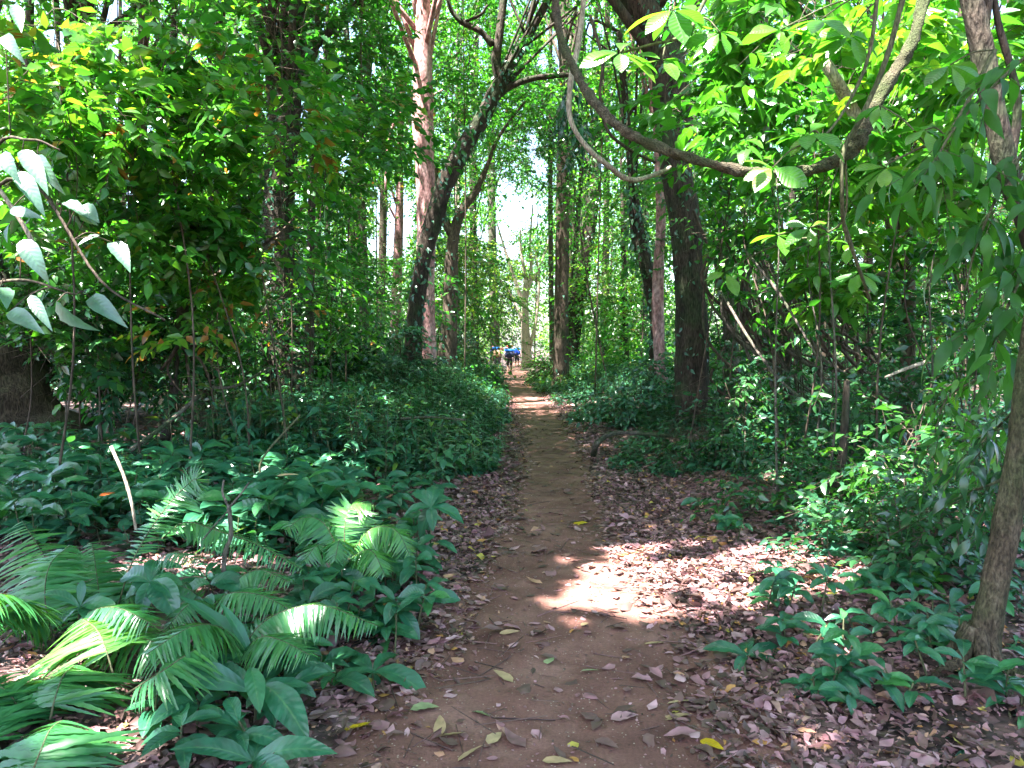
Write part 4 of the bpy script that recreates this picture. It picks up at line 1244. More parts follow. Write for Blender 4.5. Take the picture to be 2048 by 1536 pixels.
fern('large fern with wide spread fronds at the left edge', gpt(130, 1250), [
    ([(150, 1290, 3.75), (128, 1210, 3.8), (98, 1130, 3.95), (45, 1042, 4.2)], .36, dict(n=26)),
    ([(215, 1290, 3.7), (200, 1200, 3.8), (192, 1140, 3.95), (184, 1085, 4.1)], .26, dict(n=20, var=.4)),
    ([(90, 1250, 3.5), (60, 1215, 3.35), (20, 1190, 3.2), (-50, 1190, 3.0)], .24, dict(n=22, droop=.55))])
fern('fern with a long upright narrow frond curling at its tip', gpt(290, 1180), [
    ([(232, 1225, 3.8), (262, 1130, 3.9), (300, 1060, 4.05), (345, 1000, 4.2), (380, 965, 4.25), (392, 958, 4.25), (396, 972, 4.25)], .15, dict(n=34, droop=.15, nrm=(-.2, -.8, .5))),
    ([(320, 1080, 4.15), (370, 1045, 4.2), (430, 1060, 4.2), (520, 1092, 4.1), (605, 1140, 4.0)], .17, dict(n=30, droop=.45)),
    ([(300, 1130, 3.9), (345, 1105, 3.8), (400, 1120, 3.7)], .12, dict(n=18, droop=.4, var=.35))])
fern('sunlit yellow green fern in the lower left foreground', gpt(215, 1400), [
    ([(232, 1370, 2.95), (212, 1300, 3.02), (192, 1258, 3.12), (165, 1238, 3.25)], .34, dict(n=24, droop=.35, var=.85, start=.3)),
    ([(100, 1440, 2.7), (112, 1390, 2.75), (128, 1350, 2.85), (150, 1330, 2.95)], .34, dict(n=26, droop=.5, var=.55, start=.2)),
    ([(250, 1390, 2.9), (320, 1345, 2.85), (380, 1305, 2.95), (410, 1290, 3.0)], .2, dict(n=24, droop=.3, var=.5))])
fern('dark fern filling the bottom left corner', gpt(60, 1530), [
    ([(55, 1570, 2.35), (78, 1510, 2.42), (100, 1460, 2.5), (125, 1440, 2.58)], .3, dict(n=26, droop=.4, var=.4)),
    ([(0, 1500, 2.5), (-30, 1430, 2.6), (-20, 1370, 2.75)], .3, dict(n=22, droop=.4, var=.4)),
    ([(40, 1420, 2.7), (10, 1380, 2.75), (-40, 1360, 2.8)], .25, dict(n=20, droop=.4, var=.5))])
fern('fern with a frond arching right over the leaf litter', gpt(480, 1330), [
    ([(485, 1300, 3.3), (520, 1250, 3.35), (580, 1218, 3.4), (650, 1212, 3.38), (755, 1252, 3.3)], .22, dict(n=32, droop=.6)),
    ([(480, 1290, 3.3), (440, 1255, 3.2), (380, 1255, 3.05), (290, 1310, 2.9)], .22, dict(n=28, droop=.35)),
    ([(490, 1300, 3.3), (520, 1275, 3.2), (560, 1280, 3.1), (620, 1310, 3.0)], .18, dict(n=24, droop=.4))])
fern('bright bushy fern left of the path in the middle distance', gpt(690, 1140), [
    ([(690, 1120, 4.5), (690, 1050, 4.55), (705, 1010, 4.6), (745, 1010, 4.6)], .22, dict(n=26, var=.75, droop=.3)),
    ([(685, 1120, 4.5), (650, 1050, 4.5), (610, 1035, 4.5), (570, 1060, 4.4)], .19, dict(n=26, droop=.4)),
    ([(695, 1120, 4.5), (740, 1060, 4.5), (790, 1060, 4.45), (820, 1110, 4.4)], .19, dict(n=26, var=.7, droop=.4)),
    ([(690, 1120, 4.5), (640, 1090, 4.35), (610, 1120, 4.25)], .17, dict(n=22, droop=.4)),
    ([(695, 1120, 4.5), (740, 1100, 4.35), (770, 1150, 4.25)], .17, dict(n=22, var=.7, droop=.4)),
    ([(690, 1120, 4.5), (680, 1080, 4.35), (670, 1120, 4.2)], .15, dict(n=20, droop=.5))])

fern('broad fern with overlapping glossy fronds between the left edge and the long narrow frond', gpt(110, 1300), [
    ([(120, 1290, 3.55), (80, 1235, 3.5), (20, 1215, 3.35), (-60, 1235, 3.1)], .25, dict(n=24, droop=.6)),
    ([(130, 1290, 3.5), (170, 1230, 3.4), (230, 1215, 3.25), (300, 1245, 3.1)], .24, dict(n=26, droop=.5)),
    ([(110, 1290, 3.5), (90, 1200, 3.6), (100, 1130, 3.75), (140, 1090, 3.9)], .24, dict(n=26, droop=.3)),
    ([(140, 1300, 3.45), (220, 1270, 3.3), (310, 1285, 3.15), (370, 1335, 3.0)], .2, dict(n=26, droop=.5))])
fern('fern with three long fronds fanning over the litter below the forked stem', gpt(420, 1240), [
    ([(430, 1230, 3.9), (380, 1180, 3.9), (320, 1170, 3.8), (250, 1200, 3.65)], .17, dict(n=28, droop=.4)),
    ([(435, 1230, 3.9), (470, 1165, 3.95), (520, 1140, 3.95), (580, 1165, 3.85)], .17, dict(n=28, droop=.45)),
    ([(430, 1235, 3.85), (450, 1190, 3.7), (520, 1190, 3.6), (600, 1230, 3.5)], .17, dict(n=28, droop=.45)),
    ([(425, 1235, 3.85), (400, 1200, 3.7), (370, 1215, 3.55), (330, 1260, 3.45)], .15, dict(n=24, droop=.4, var=.4))])


# ------------------------------------------------------------------ broad leaved plants near the camera
def bent_leaf(root, a, e, wid, arch=.25, var=.5, mat='broad', shape='obovate', fold=.25):
    """one leaf blade swept along an arched midrib from a to e"""
    a, e = np.asarray(a, float), np.asarray(e, float)
    L = np.linalg.norm(e - a)
    n = 10
    t = np.linspace(0, 1, n + 1)
    mid = a[None] * (1 - t[:, None]) + e[None] * t[:, None]
    mid[:, 2] += arch * L * 4 * (t * (1 - t)) * (1.15 - .3 * t)
    tan = unit(np.gradient(mid, axis=0))
    side = unit(np.cross(tan, UP + np.array([0, -.35, 0]) + .2 * rn(3)))
    nm = np.cross(side, tan)
    prof = {'obovate': np.sin(np.pi * np.clip(t, 0, 1) ** 1.15) ** .8 * (1 - .25 * t), 'lance': np.sin(np.pi * t ** .85) ** .9 * (1 - .3 * t)}[shape]
    V, A, rows = [], [], []
    ph = rng.random() * 6
    for i in range(n + 1):
        if i in (0, n):
            rows.append([len(V)]); V.append(mid[i]); A.append((0, t[i], var))
        else:
            r = []
            w = wid * prof[i] * .5 * 1.15
            for sx in (-1, -.5, 0, .5, 1):
                r.append(len(V))
                V.append(mid[i] + side[i] * w * sx + nm[i] * w * (fold * abs(sx) + .10 * math.sin(i * 1.9 + ph + sx) * abs(sx)))
                A.append((sx, t[i], var))
            rows.append(r)
    T, Q = [], []
    for p, q in zip(rows[:-1], rows[1:]):
        if len(p) == 1:
            T += [(p[0], q[k + 1], q[k]) for k in range(4)]
        elif len(q) == 1:
            T += [(p[k], p[k + 1], q[0]) for k in range(4)]
        else:
            Q += [(p[k], p[k + 1], q[k + 1], q[k]) for k in range(4)]
    g = Geo()
    g.add(np.array(V), T, Q, np.array(A))
    return obj('leaf', g, M[mat], root)


def leafy_plant(name, label, top, depth, tips, foot, mat='broad', wid=.36, arch=.14, var=.5, group=None, shape='obovate', stem=.006):
    """tips: (px, py, depth offset) of the leaf ends, foot: pixel of the stem on the ground"""
    b = gpt(*foot)
    tp = P(top[0], top[1], depth)
    root = thing(name, label, 'plant', b, group)
    g = Geo()
    tube(g, catmull([b - UP * .03, (b + tp) / 2 + rn(3) * .015, tp], 6), [stem, stem * .7], 6)
    obj('stem', g, M['stem'], root)
    for tpx in tips:
        st = tp if len(tpx) < 6 else P(tpx[3], tpx[4], depth + tpx[5])
        e = P(tpx[0], tpx[1], depth + tpx[2])
        L = np.linalg.norm(e - st)
        bent_leaf(root, st, e, L * wid * rng.uniform(.9, 1.1), arch, np.clip(var + .15 * rng.normal(), 0, 1), mat, shape)


leafy_plant('ginger_plant', 'tall ginger like plant with two upright blades beside the arching fern', (503, 1312), 3.25, [(352, 1189, .1), (439, 1204, .05), (636, 1313, -.15), (395, 1340, -.2), (600, 1270, .2), (470, 1240, .3)], (505, 1350), wid=.2, arch=.06, shape='lance')
leafy_plant('ginger_plant', 'plant with large dark hanging leaves low in the left foreground', (505, 1385), 2.95, [(311, 1357, -.1), (520, 1428, -.2, 500, 1335, 0), (618, 1487, -.25, 525, 1369, 0), (371, 1446, -.15, 460, 1410, 0), (492, 1508, -.2, 450, 1425, 0),
            (618, 1372, .1), (575, 1450, -.15), (430, 1330, .1)], (500, 1460), wid=.33, arch=.1)
leafy_plant('ginger_plant', 'low plant with two long leaves flat across the bottom edge', (506, 1523), 2.6, [(337, 1500, -.05), (676, 1508, -.05), (540, 1445, .25), (450, 1590, -.2), (600, 1590, -.2), (400, 1450, .2)], (506, 1560), wid=.27, arch=.1, shape='lance')
leafy_plant('seedling', 'seedling with pointed leaves at the left lip of the path', (745, 1345), 3.45, [(655, 1366, .05), (748, 1442, -.15), (862, 1400, -.1), (690, 1320, .15), (800, 1310, .2), (640, 1395, -.1)], (748, 1420), wid=.4)
leafy_plant('seedling', 'two tiered seedling beside the path above the pointed leaved one', (792, 1205), 4.0, [(748, 1174, .05), (866, 1181, .05), (840, 1280, -.1, 794, 1222, 0), (836, 1207, 0), (770, 1250, -.15), (730, 1230, .1)], (788, 1330), wid=.38)
leafy_plant('seedling', 'tall leafy seedling standing at the left path edge', (862, 1015), 5.1, [(808, 1032, 0), (866, 1064, -.15), (928, 1048, 0), (908, 1000, .15), (825, 985, .15), (870, 975, .2), (850, 1118, -.1, 868, 1085, 0), (915, 1108, -.05, 868, 1085, 0), (840, 1080, .05)], (865, 1140), wid=.42)
leafy_plant('seedling', 'small three leaved seedling among fern fronds in the left middle', (420, 1168), 3.95, [(365, 1190, 0), (485, 1165, 0), (500, 1190, -.05), (495, 1162, .1)], (425, 1230), wid=.5)
leafy_plant('seedling', 'bushy seedling with broad leaves under the long upright frond', (300, 1165), 3.7, [(250, 1200, 0), (350, 1200, -.1), (355, 1240, -.15), (280, 1235, -.1), (330, 1140, .1), (240, 1160, .1), (310, 1120, .15), (365, 1170, .05)], (305, 1280), wid=.5)
leafy_plant('seedling', 'leafy plant with narrow leaves between the left edge ferns', (160, 1215), 3.45, [(85, 1190, 0), (165, 1160, .05), (240, 1235, -.1), (120, 1250, -.1), (190, 1265, -.15), (225, 1190, .05)], (160, 1290), wid=.32)
leafy_plant('seedling', 'broad leaved seedling right of the bushy fern', (770, 1110), 4.5, [(720, 1090, 0), (835, 1125, 0), (760, 1160, -.1), (810, 1160, -.1), (790, 1075, .1), (840, 1090, .1)], (775, 1190), wid=.42)

leafy_plant('seedling', 'dark four leaved seedling alone in the litter right of the path', (1494, 1314), 3.6, [(1405, 1299, .05), (1578, 1312, .05), (1575, 1347, -.12), (1470, 1352, -.12), (1490, 1285, .25)], (1499, 1378), wid=.36, var=.25)
leafy_plant('seedling', 'green seedling with four large leaves right of the sun patch', (1682, 1200), 4.35, [(1612, 1212, 0), (1732, 1160, .05), (1728, 1218, -.05), (1668, 1186, .15)], (1684, 1228), wid=.42, var=.9)
leafy_plant('seedling', 'slender dark seedling left of the four leaved green one', (1578, 1185), 4.4, [(1528, 1175, .05), (1592, 1155, .15), (1550, 1240, -.1), (1602, 1222, -.1), (1530, 1212, -.05), (1628, 1195, .05), (1545, 1135, .2)], (1580, 1240), wid=.36, var=.35)
leafy_plant('seedling', 'sunlit seedling with many leaves on bright litter at lower right', (1700, 1290), 3.65, [(1622, 1315, 0), (1722, 1268, .15), (1762, 1300, .05), (1715, 1378, -.15), (1658, 1360, -.1), (1762, 1365, -.1), (1660, 1280, .15), (1690, 1340, -.2), (1742, 1330, -.1)], (1695, 1400), wid=.36)
leafy_plant('seedling', 'whorled plant with long narrow leaves at lower right', (1868, 1446), 3.05, [(1790, 1500, -.05), (1742, 1460, .05), (1912, 1478, -.05), (1862, 1532, -.15), (1818, 1430, .15), (1900, 1425, .2), (1770, 1430, .1)], (1868, 1500), wid=.3)
leafy_plant('seedling', 'large leaved plant cut by the bottom edge at lower right', (1965, 1515), 2.75, [(1850, 1490, .1), (1990, 1570, -.1), (1900, 1560, -.1), (2010, 1470, .15), (1870, 1540, 0)], (1965, 1570), wid=.33, var=.3)
leafy_plant('seedling', 'sapling with yellow green upright leaves left of the right edge tree', (1862, 1165), 4.3, [(1800, 1155, 0), (1812, 1180, -.05), (1850, 1120, .05), (1900, 1130, .05), (1930, 1170, 0), (1900, 1215, -.1), (1850, 1215, -.1), (1885, 1165, -.15), (1825, 1130, .1)], (1868, 1260), mat='bright', wid=.28, var=.3)
leafy_plant('seedling', 'dark glossy seedling beneath the yellow green sapling', (1900, 1210), 4.0, [(1850, 1200, 0), (1935, 1215, 0), (1905, 1262, -.1), (1860, 1250, -.05), (1945, 1250, -.05), (1925, 1180, .1)], (1905, 1290), wid=.34, var=.3)
leafy_plant('seedling', 'pale seedling at the right edge behind the bowing tree', (2028, 1414), 3.0, [(1995, 1415, 0), (2050, 1400, 0), (2045, 1440, -.1), (2070, 1420, .1)], (2028, 1450), wid=.5, var=.95)
leafy_plant('seedling', 'blue green leafy seedling left of the foot of the bowing tree', (1840, 1350), 3.4, [(1790, 1345, 0), (1880, 1320, .1), (1815, 1395, -.1), (1870, 1400, -.1), (1900, 1360, 0), (1830, 1310, .15)], (1845, 1420), wid=.45)
leafy_plant('seedling', 'small glossy plant in the shade right of the litter bank', (1690, 1090), 5.2, [(1640, 1075, 0), (1730, 1085, 0), (1760, 1110, -.05), (1690, 1130, -.1), (1650, 1115, -.1), (1710, 1060, .1), (1740, 1140, -.1)], (1692, 1140), wid=.34, var=.4)
leafy_plant('seedling', 'little yellow tipped seedling at the right rim of the litter', (1437, 1030), 6.2, [(1425, 1015, 0), (1450, 1020, 0), (1440, 1045, -.1), (1420, 1042, 0)], (1440, 1060), wid=.5, mat='bright', var=.3)

def rosette(name, label, group, foot, h, n, L0, L1, wid, mat='broad', arch=.13, tilt=-.08, tiers=1):
    b = gpt(*foot)
    root = thing(name, label, 'plant', b, group)
    g = Geo()
    tp = b + np.array([rng.normal() * .04, rng.normal() * .04, h])
    tube(g, np.array([b - UP * .03, (b + tp) / 2, tp]), [.006, .004], 5)
    obj('stem', g, M['stem'], root)
    for t in range(tiers):
        a0 = rng.random() * 6.28
        for k in range(n):
            a = a0 + 2 * math.pi * k / n + rng.normal() * .25
            L = rng.uniform(L0, L1)
            el = rng.normal() * .2 + tilt
            st = tp - UP * (.012 * k + t * h * .4)
            e = st + L * np.array([math.cos(a) * math.cos(el), math.sin(a) * math.cos(el), math.sin(el)])
            bent_leaf(root, st, e, L * wid * rng.uniform(.85, 1.15), arch, np.clip(.5 + .22 * rng.normal(), 0, 1), mat)


for i in range(165):
    py = 900 + 200 * rng.random() ** 1.2
    px = rng.uniform(-40, 790 - (py - 900) * .5)
    rosette('broadleaf_plant', 'dark glossy broad leaved plant in the low carpet left of the path behind the ferns', 'broad leaved plants carpeting the left side', (px, py), rng.uniform(.16, .4), int(rng.integers(6, 9)), .2, .34, .36)
for i in range(58):
    py = rng.uniform(985, 1300)
    px = (905 - (py - 985) * .25) - abs(rng.normal()) * 170
    rosette('seedling', 'small leafy seedling among the dry leaves between the ferns and the path', 'seedlings between the ferns and the path', (px, py), rng.uniform(.1, .3), int(rng.integers(5, 8)), .11, .21, .42, tiers=int(rng.integers(1, 3)))
for i in range(26):
    py = rng.uniform(1140, 1530)
    px = rng.uniform(-20 if py < 1180 else 250 + (py - 1180) * .2, 700 - max(0, py - 1330) * .3)
    rosette('broadleaf_plant', 'dark leafy plant filling the gaps between the fern fronds at lower left', 'leafy plants between the left fern fronds', (px, py), rng.uniform(.08, .18), int(rng.integers(5, 9)), .12, .24, .36)
for i in range(64):
    t = rng.random()
    py = 1010 + 420 * t
    px = rng.uniform(1340 + 300 * t ** .7, 2060)
    rosette('seedling', 'little dark glossy seedling in the leaf litter on the right', 'glossy seedlings in the right hand litter', (px, py), rng.uniform(.08, .24), int(rng.integers(4, 7)), .09, .17, .38, tiers=int(rng.integers(1, 3)), mat='broad')


# ------------------------------------------------------------------ sticks, logs
def stick(label, pts, w, mat, name='stick', cat='stick', limbs=()):
    q = np.array([P(*p) if len(p) == 3 else gpt(*p) + UP * .02 for p in pts])
    g = Geo()
    tube(g, catmull(q, 6), np.array(w) * .5 / F * q[:, 1][[0, -1]], 7, .08)
    for lp, lw in limbs:
        lq = np.array([P(*p) for p in lp])
        tube(g, catmull(lq, 5), np.array(lw) * .5 / F * lq[[0, -1], 1], 6, .08)
    return obj(name, g, M[mat], label=label, cat=cat, origin=q[0])


stick('pale peeled dead stick standing upright behind the left ferns', [(272, 1060, 4.6), (262, 1000, 4.6), (245, 945, 4.65), (222, 893, 4.7)], [6, 7], 'bark_pale')
stick('bare forked stem standing among the ferns', [(444, 1195, 4.0), (450, 1110, 4.05), (462, 1070, 4.05), (458, 1010, 4.1)], [9, 9], 'bark_grey', limbs=[([(458, 1015, 4.1), (480, 990, 4.1), (498, 965, 4.1)], [5, 3]), ([(458, 1015, 4.1), (445, 985, 4.15), (448, 960, 4.15)], [6, 4]), ([(458, 1020, 4.1), (430, 1050, 4.0), (405, 1080, 3.9)], [4, 3])])
stick('broken branch slanting over the leaf litter on the left', [(255, 905, 7.5), (330, 850, 8.2), (398, 792, 8.8)], [10, 8], 'bark_grey')
stick('thin diagonal branch before the foot of the broad ivy trunk', [(420, 775, 9.5), (470, 772, 9.5), (540, 735, 9.5)], [7, 5], 'bark_grey')
stick('bleached log lying in the plants right of the path', [(1186, 915), (1196, 885, 10.2), (1236, 866, 10.6), (1345, 872, 10.8)], [13, 7], 'bark_grey', 'log', 'log')
stick('thin leaning stem left of the path in the leafy carpet', [(560, 1000, 6.3), (520, 930, 6.4), (600, 830, 6.6)], [5, 4], 'stem')
stick('thin dead branch lying across the left undergrowth', [(800, 838, 9.5), (860, 834, 9.4), (930, 840, 9.3)], [6, 4], 'bark_grey')
stick('twig lying in the litter at the left path edge', [(840, 1165), (870, 1150), (895, 1130)], [5, 4], 'bark_grey', 'twig', 'twig')
stick('pale curved root loop in the litter at lower right', [(1665, 1225), (1720, 1214, 4.4), (1765, 1212, 4.4), (1774, 1245)], [6, 6], 'bark_pale', 'root', 'root')

# ------------------------------------------------------------------ fallen leaves that stand out
for (px, py, L, w, mat, lab, az, lift) in [
    (1162, 1049, .15, .62, 'yellow', 'bright yellow heart shaped leaf lying on the path', .3, .02),
    (1425, 1495, .12, .5, 'yellow', 'yellow leaf on the litter near the bottom right of the path', -.9, .02),
    (720, 1458, .17, .38, 'yellow', 'mottled yellow green leaf at the left path edge', .4, .06),
    (1100, 1325, .075, .9, 'palegreen', 'round pale green leaf in the middle of the path', 1.2, .01),
    (1005, 1355, .15, .42, 'tan', 'two toned tan leaf in the middle of the path', 2.3, .015),
    (1020, 1268, .12, .36, 'tan', 'curled pale leaf on the path below the sun patch', .1, .02),
    (942, 1510, .14, .34, 'tan', 'narrow tan leaf at the bottom of the path', .8, .015),
    (963, 1432, .1, .62, 'palegreen', 'broad greenish leaf on the left half of the path', -.6, .015),
    (990, 1480, .1, .7, 'tan', 'spade shaped brown leaf near the bottom of the path', 1.0, .015),
    (1250, 1438, .13, .6, 'dry', 'broad pinkish brown leaf on the right half of the path', .2, .02),
    (1355, 1438, .15, .36, 'tan', 'long tan leaf at the right lip of the path', .25, .02),
    (1360, 1408, .12, .33, 'tan', 'slim tan leaf at the right lip of the path', .1, .02),
    (1215, 1492, .12, .5, 'dry', 'brown leaf near the bottom right of the bare path', -.8, .02),
    (1115, 1527, .12, .4, 'tan', 'tan leaf cut by the bottom edge of the path', -.2, .015),
    (880, 1455, .16, .4, 'tan', 'upright tan leaf in the litter left of the path', 1.7, .05),
    (900, 1475, .14, .35, 'tan', 'pale leaf lying under the upright tan one', .2, .03),
    (850, 1420, .13, .7, 'palegreen', 'big grey green leaf in the litter left of the path', .1, .03),
    (1170, 1252, .06, .6, 'tan', 'small pale leaf below the sun patch', .5, .015),
    (1310, 1290, .12, .35, 'tan', 'thin tan leaf between path and litter right of the sun patch', .05, .02),
    (1180, 1345, .09, .35, 'palegreen', 'narrow grey green leaf in the path', -.1, .012),
    (1640, 1270, .1, .5, 'red', 'orange leaf on the litter at lower right', .5, .04),
    (1495, 1290, .09, .4, 'red', 'small orange leaf above the dark seedling', .2, .04),
    (165, 1140, .16, .45, 'red', 'large dull red leaf caught on the fern at left', .3, .35),
    (575, 950, .17, .3, 'tan', 'pinkish tan leaf lying on the leaf carpet', -.2, .42),
    (215, 988, .1, .5, 'red', 'orange leaf caught in the left leaf carpet', .8, .4),
    (255, 1305, .12, .4, 'red', 'orange leaf beside the sunlit fern', .1, .05),
]:
    p = gpt(px, py) if lift < .2 else P(px, py, 4.0 if py > 1000 else 4.9)
    g = Geo()
    ax = np.array([math.cos(az), math.sin(az), .12])
    put(g, leaf_tpl(8, .5, .18, .1, 'ovate', curl=.25, wave=.05), np.zeros((1, 3)) - ax * L * .5, ax[None], UP[None] + .22 * rn(1, 3) + np.array([[0, -.25 if lift > .2 else 0, 0]]), L, rng.uniform(.2, .8), wid=L * w)
    o = obj('fallen_leaf', g, M[mat], label=lab, cat='leaf')
    o.location = p + UP * (.012 if lift < .2 else 0)
g = Geo()
ax = np.array([.9, .2, .35])
put(g, L_NEAR, np.zeros((1, 3)), ax[None], np.array([[0, -.6, .8]]), .13, .5)
o = obj('red_leaf', g, M['red'], label='single orange red dying leaf in the upper left foliage', cat='leaf')
o.location = P(210, 270, 6.0)


# thin trunks deep in the forest, too many and too alike to tell apart
for i in range(40):
    px = rng.uniform(20, 940) if i % 2 else rng.uniform(1130, 2040)
    d = rng.uniform(24, 55)
    x2 = px + rng.normal() * 14
    tree('forest_tree', 'dim slender trunk deep in the forest behind the nearer trunks', [(px + rng.normal() * 14, -10), ((px + x2) / 2 + rng.normal() * 8, 350), (x2, 715)], d, [7, 10, 13], ['bark_dark', 'bark', 'bark_grey'][i % 3], None, ivy=60 if i % 2 else 0,
         ext=2, group='slender trunks deep in the forest', sides=7)
for i in range(34):
    px = rng.uniform(40, 640) if i % 5 == 1 else rng.uniform(1430, 2030)
    d = rng.uniform(6.5, 12)
    y0 = rng.uniform(150, 500)
    b = P(px, 700, d)
    b[2] = float(gz(b[0], b[1])) - .03
    root = thing('bare_sapling', 'thin bare sapling stem with a few leaves in the thicket beside the path', 'sapling', b, 'thin bare saplings in the thickets')
    g, gl = Geo(), Geo()
    tp = P(px + rng.normal() * 60, y0, d + rng.normal() * .5)
    c = catmull([b, b * .6 + tp * .4 + rn(3) * .12, b * .25 + tp * .75 + rn(3) * .12, tp], 6)
    tube(g, c, [.012, .008, .004], 6, .08)
    k = rng.integers(6, len(c) - 1, 9)
    sprays(gl, L_MID, c[k], rn(9, 3) * np.array([1, 1, .4]), .35, 5, .12, .4, .3, .4, tw=g, twr=.003)
    obj('stem', g, M['bark' if i % 3 else 'bark_grey'], root)
    obj('foliage', gl, M['mid' if i % 2 else 'dark'], root)


# ------------------------------------------------------------------ people
def body(name, mat, joints, edges, at, yaw=0., parent=None, sub=2):
    """one continuous skinned body: joints {name: (x, y, z, radius)}"""
    bm = bmesh.new()
    lay = bm.verts.layers.skin.verify()
    vs = {}
    for k, (x, y, z, r) in joints.items():
        v = bm.verts.new((x, y, z))
        v[lay].radius = (r, r)
        v[lay].use_root = k == 'pelvis'
        vs[k] = v
    for a, b in edges:
        bm.edges.new((vs[a], vs[b]))
    me = bpy.data.meshes.new(name)
    bm.to_mesh(me)
    bm.free()
    o = bpy.data.objects.new(name, me)
    COL.objects.link(o)
    o.modifiers.new('skin', 'SKIN')
    sb = o.modifiers.new('sub', 'SUBSURF')
    sb.levels = sb.render_levels = sub
    dg = bpy.context.evaluated_depsgraph_get()
    m2 = bpy.data.meshes.new_from_object(o.evaluated_get(dg))
    o.modifiers.clear()
    o.data = m2
    m2.materials.clear()
    m2.materials.append(mat)
    for p in m2.polygons:
        p.use_smooth = True
    o.location = at
    o.rotation_euler = (0, 0, yaw)
    if parent:
        o.parent = parent
        o.location = (0, 0, 0)
        o.rotation_euler = (0, 0, 0)
    return o


SKIN = plain_mat('skin', (.22, .11, .07), .6)
CL = {k: plain_mat(k + '_cloth', c, .85) for k, c in dict(black=(.012, .012, .016), navy=(.012, .018, .06), tan=(.32, .2, .12), blue=(.01, .16, .62), red=(.5, .03, .03), white=(.62, .68, .7), coral=(.8, .13, .07), pink=(.6, .25, .22), grey=(.1, .11, .13), deepblue=(.01, .05, .4), lightblue=(.05, .35, .8)).items()}
HAIR = plain_mat('hair', (.01, .008, .007), .6)

WALK = dict(pelvis=(0, 0, .9, .125), waist=(0, .02, 1.03, .12), chest=(0, .05, 1.22, .15), neck=(0, .09, 1.39, .055), head=(0, .12, 1.52, .085), crown=(0, .12, 1.6, .07),
            sl=(-.19, .05, 1.31, .055), el=(-.26, .03, 1.06, .042), hl=(-.25, .12, .83, .03), fl=(-.25, .15, .74, .03), sr=(.19, .05, 1.31, .055), er=(.26, .02, 1.06, .042), hr=(.25, .1, .83, .03), fr=(.25, .13, .74, .03),
            pl=(-.095, 0, .84, .09), kl=(-.1, .1, .47, .06), al=(-.1, -.06, .1, .036), tl=(-.1, .08, .035, .03), pr=(.095, 0, .84, .09), kr=(.1, .0, .46, .06), ar=(.1, -.14, .12, .036), tr=(.1, -.01, .04, .03))
WE = [('pelvis', 'waist'), ('waist', 'chest'), ('chest', 'neck'), ('neck', 'head'), ('head', 'crown'), ('chest', 'sl'), ('sl', 'el'), ('el', 'hl'), ('hl', 'fl'), ('chest', 'sr'), ('sr', 'er'), ('er', 'hr'), ('hr', 'fr'),
      ('pelvis', 'pl'), ('pl', 'kl'), ('kl', 'al'), ('al', 'tl'), ('pelvis', 'pr'), ('pr', 'kr'), ('kr', 'ar'), ('ar', 'tr')]
SIT = dict(pelvis=(0, 0, .14, .13), waist=(0, -.02, .28, .12), chest=(0, .02, .5, .145), neck=(0, .05, .67, .055), head=(0, .07, .79, .085), crown=(0, .07, .87, .07),
           sl=(-.18, .03, .58, .05), el=(-.24, .14, .38, .04), hl=(-.17, .34, .36, .03), sr=(.18, .03, .58, .05), er=(.24, .14, .38, .04), hr=(.17, .34, .36, .03),
           pl=(-.1, .06, .14, .09), kl=(-.16, .4, .42, .055), al=(-.14, .5, .08, .036), tl=(-.14, .62, .04, .03), pr=(.1, .06, .14, .09), kr=(.16, .4, .42, .055), ar=(.14, .5, .08, .036), tr=(.14, .62, .04, .03))
SE = [e for e in WE if 'fl' not in e and 'fr' not in e]


def sub(J, names, grow=.012, shift=None):
    return {k: (*J[k][:3], J[k][3] + grow) for k in names}


def person(label, at, yaw, J, E, top, bottom, skin=SKIN, hair=True, shorts=True):
    root = thing('person', label, 'person', at)
    root.rotation_euler = (0, 0, yaw)
    body('body', skin, J, E, (0, 0, 0), 0, root)
    up = ['waist', 'chest', 'sl', 'sr', 'el', 'er']
    Js = sub(J, up, .014)
    p = J['waist']
    Js['pelvis'] = (J['pelvis'][0], J['pelvis'][1], J['pelvis'][2] + .05, J['pelvis'][3] + .012)
    Js['sl2'] = tuple(.45 * J['sl'][i] + .55 * J['el'][i] for i in range(3)) + (.062,)
    Js['sr2'] = tuple(.45 * J['sr'][i] + .55 * J['er'][i] for i in range(3)) + (.062,)
    Js.pop('el'); Js.pop('er')
    s = body('shirt', top, Js, [('pelvis', 'waist'), ('waist', 'chest'), ('chest', 'sl'), ('sl', 'sl2'), ('chest', 'sr'), ('sr', 'sr2')], (0, 0, 0), 0, root)
    Jt = sub(J, ['pelvis', 'pl', 'pr'], .02)
    for q in 'lr':
        Jt['k' + q] = tuple(.12 * J['p' + q][i] + .88 * J['k' + q][i] for i in range(3)) + (.088,)
    body('shorts', bottom, Jt, [('pelvis', 'pl'), ('pl', 'kl'), ('pelvis', 'pr'), ('pr', 'kr')], (0, 0, 0), 0, root)
    if hair:
        h = J['crown']; hd = J['head']
        body('hair', HAIR, dict(pelvis=(hd[0], hd[1] - .02, hd[2] + .01, .092), c=(h[0], h[1] - .015, h[2], .085)), [('pelvis', 'c')], (0, 0, 0), 0, root, 2)
    return root


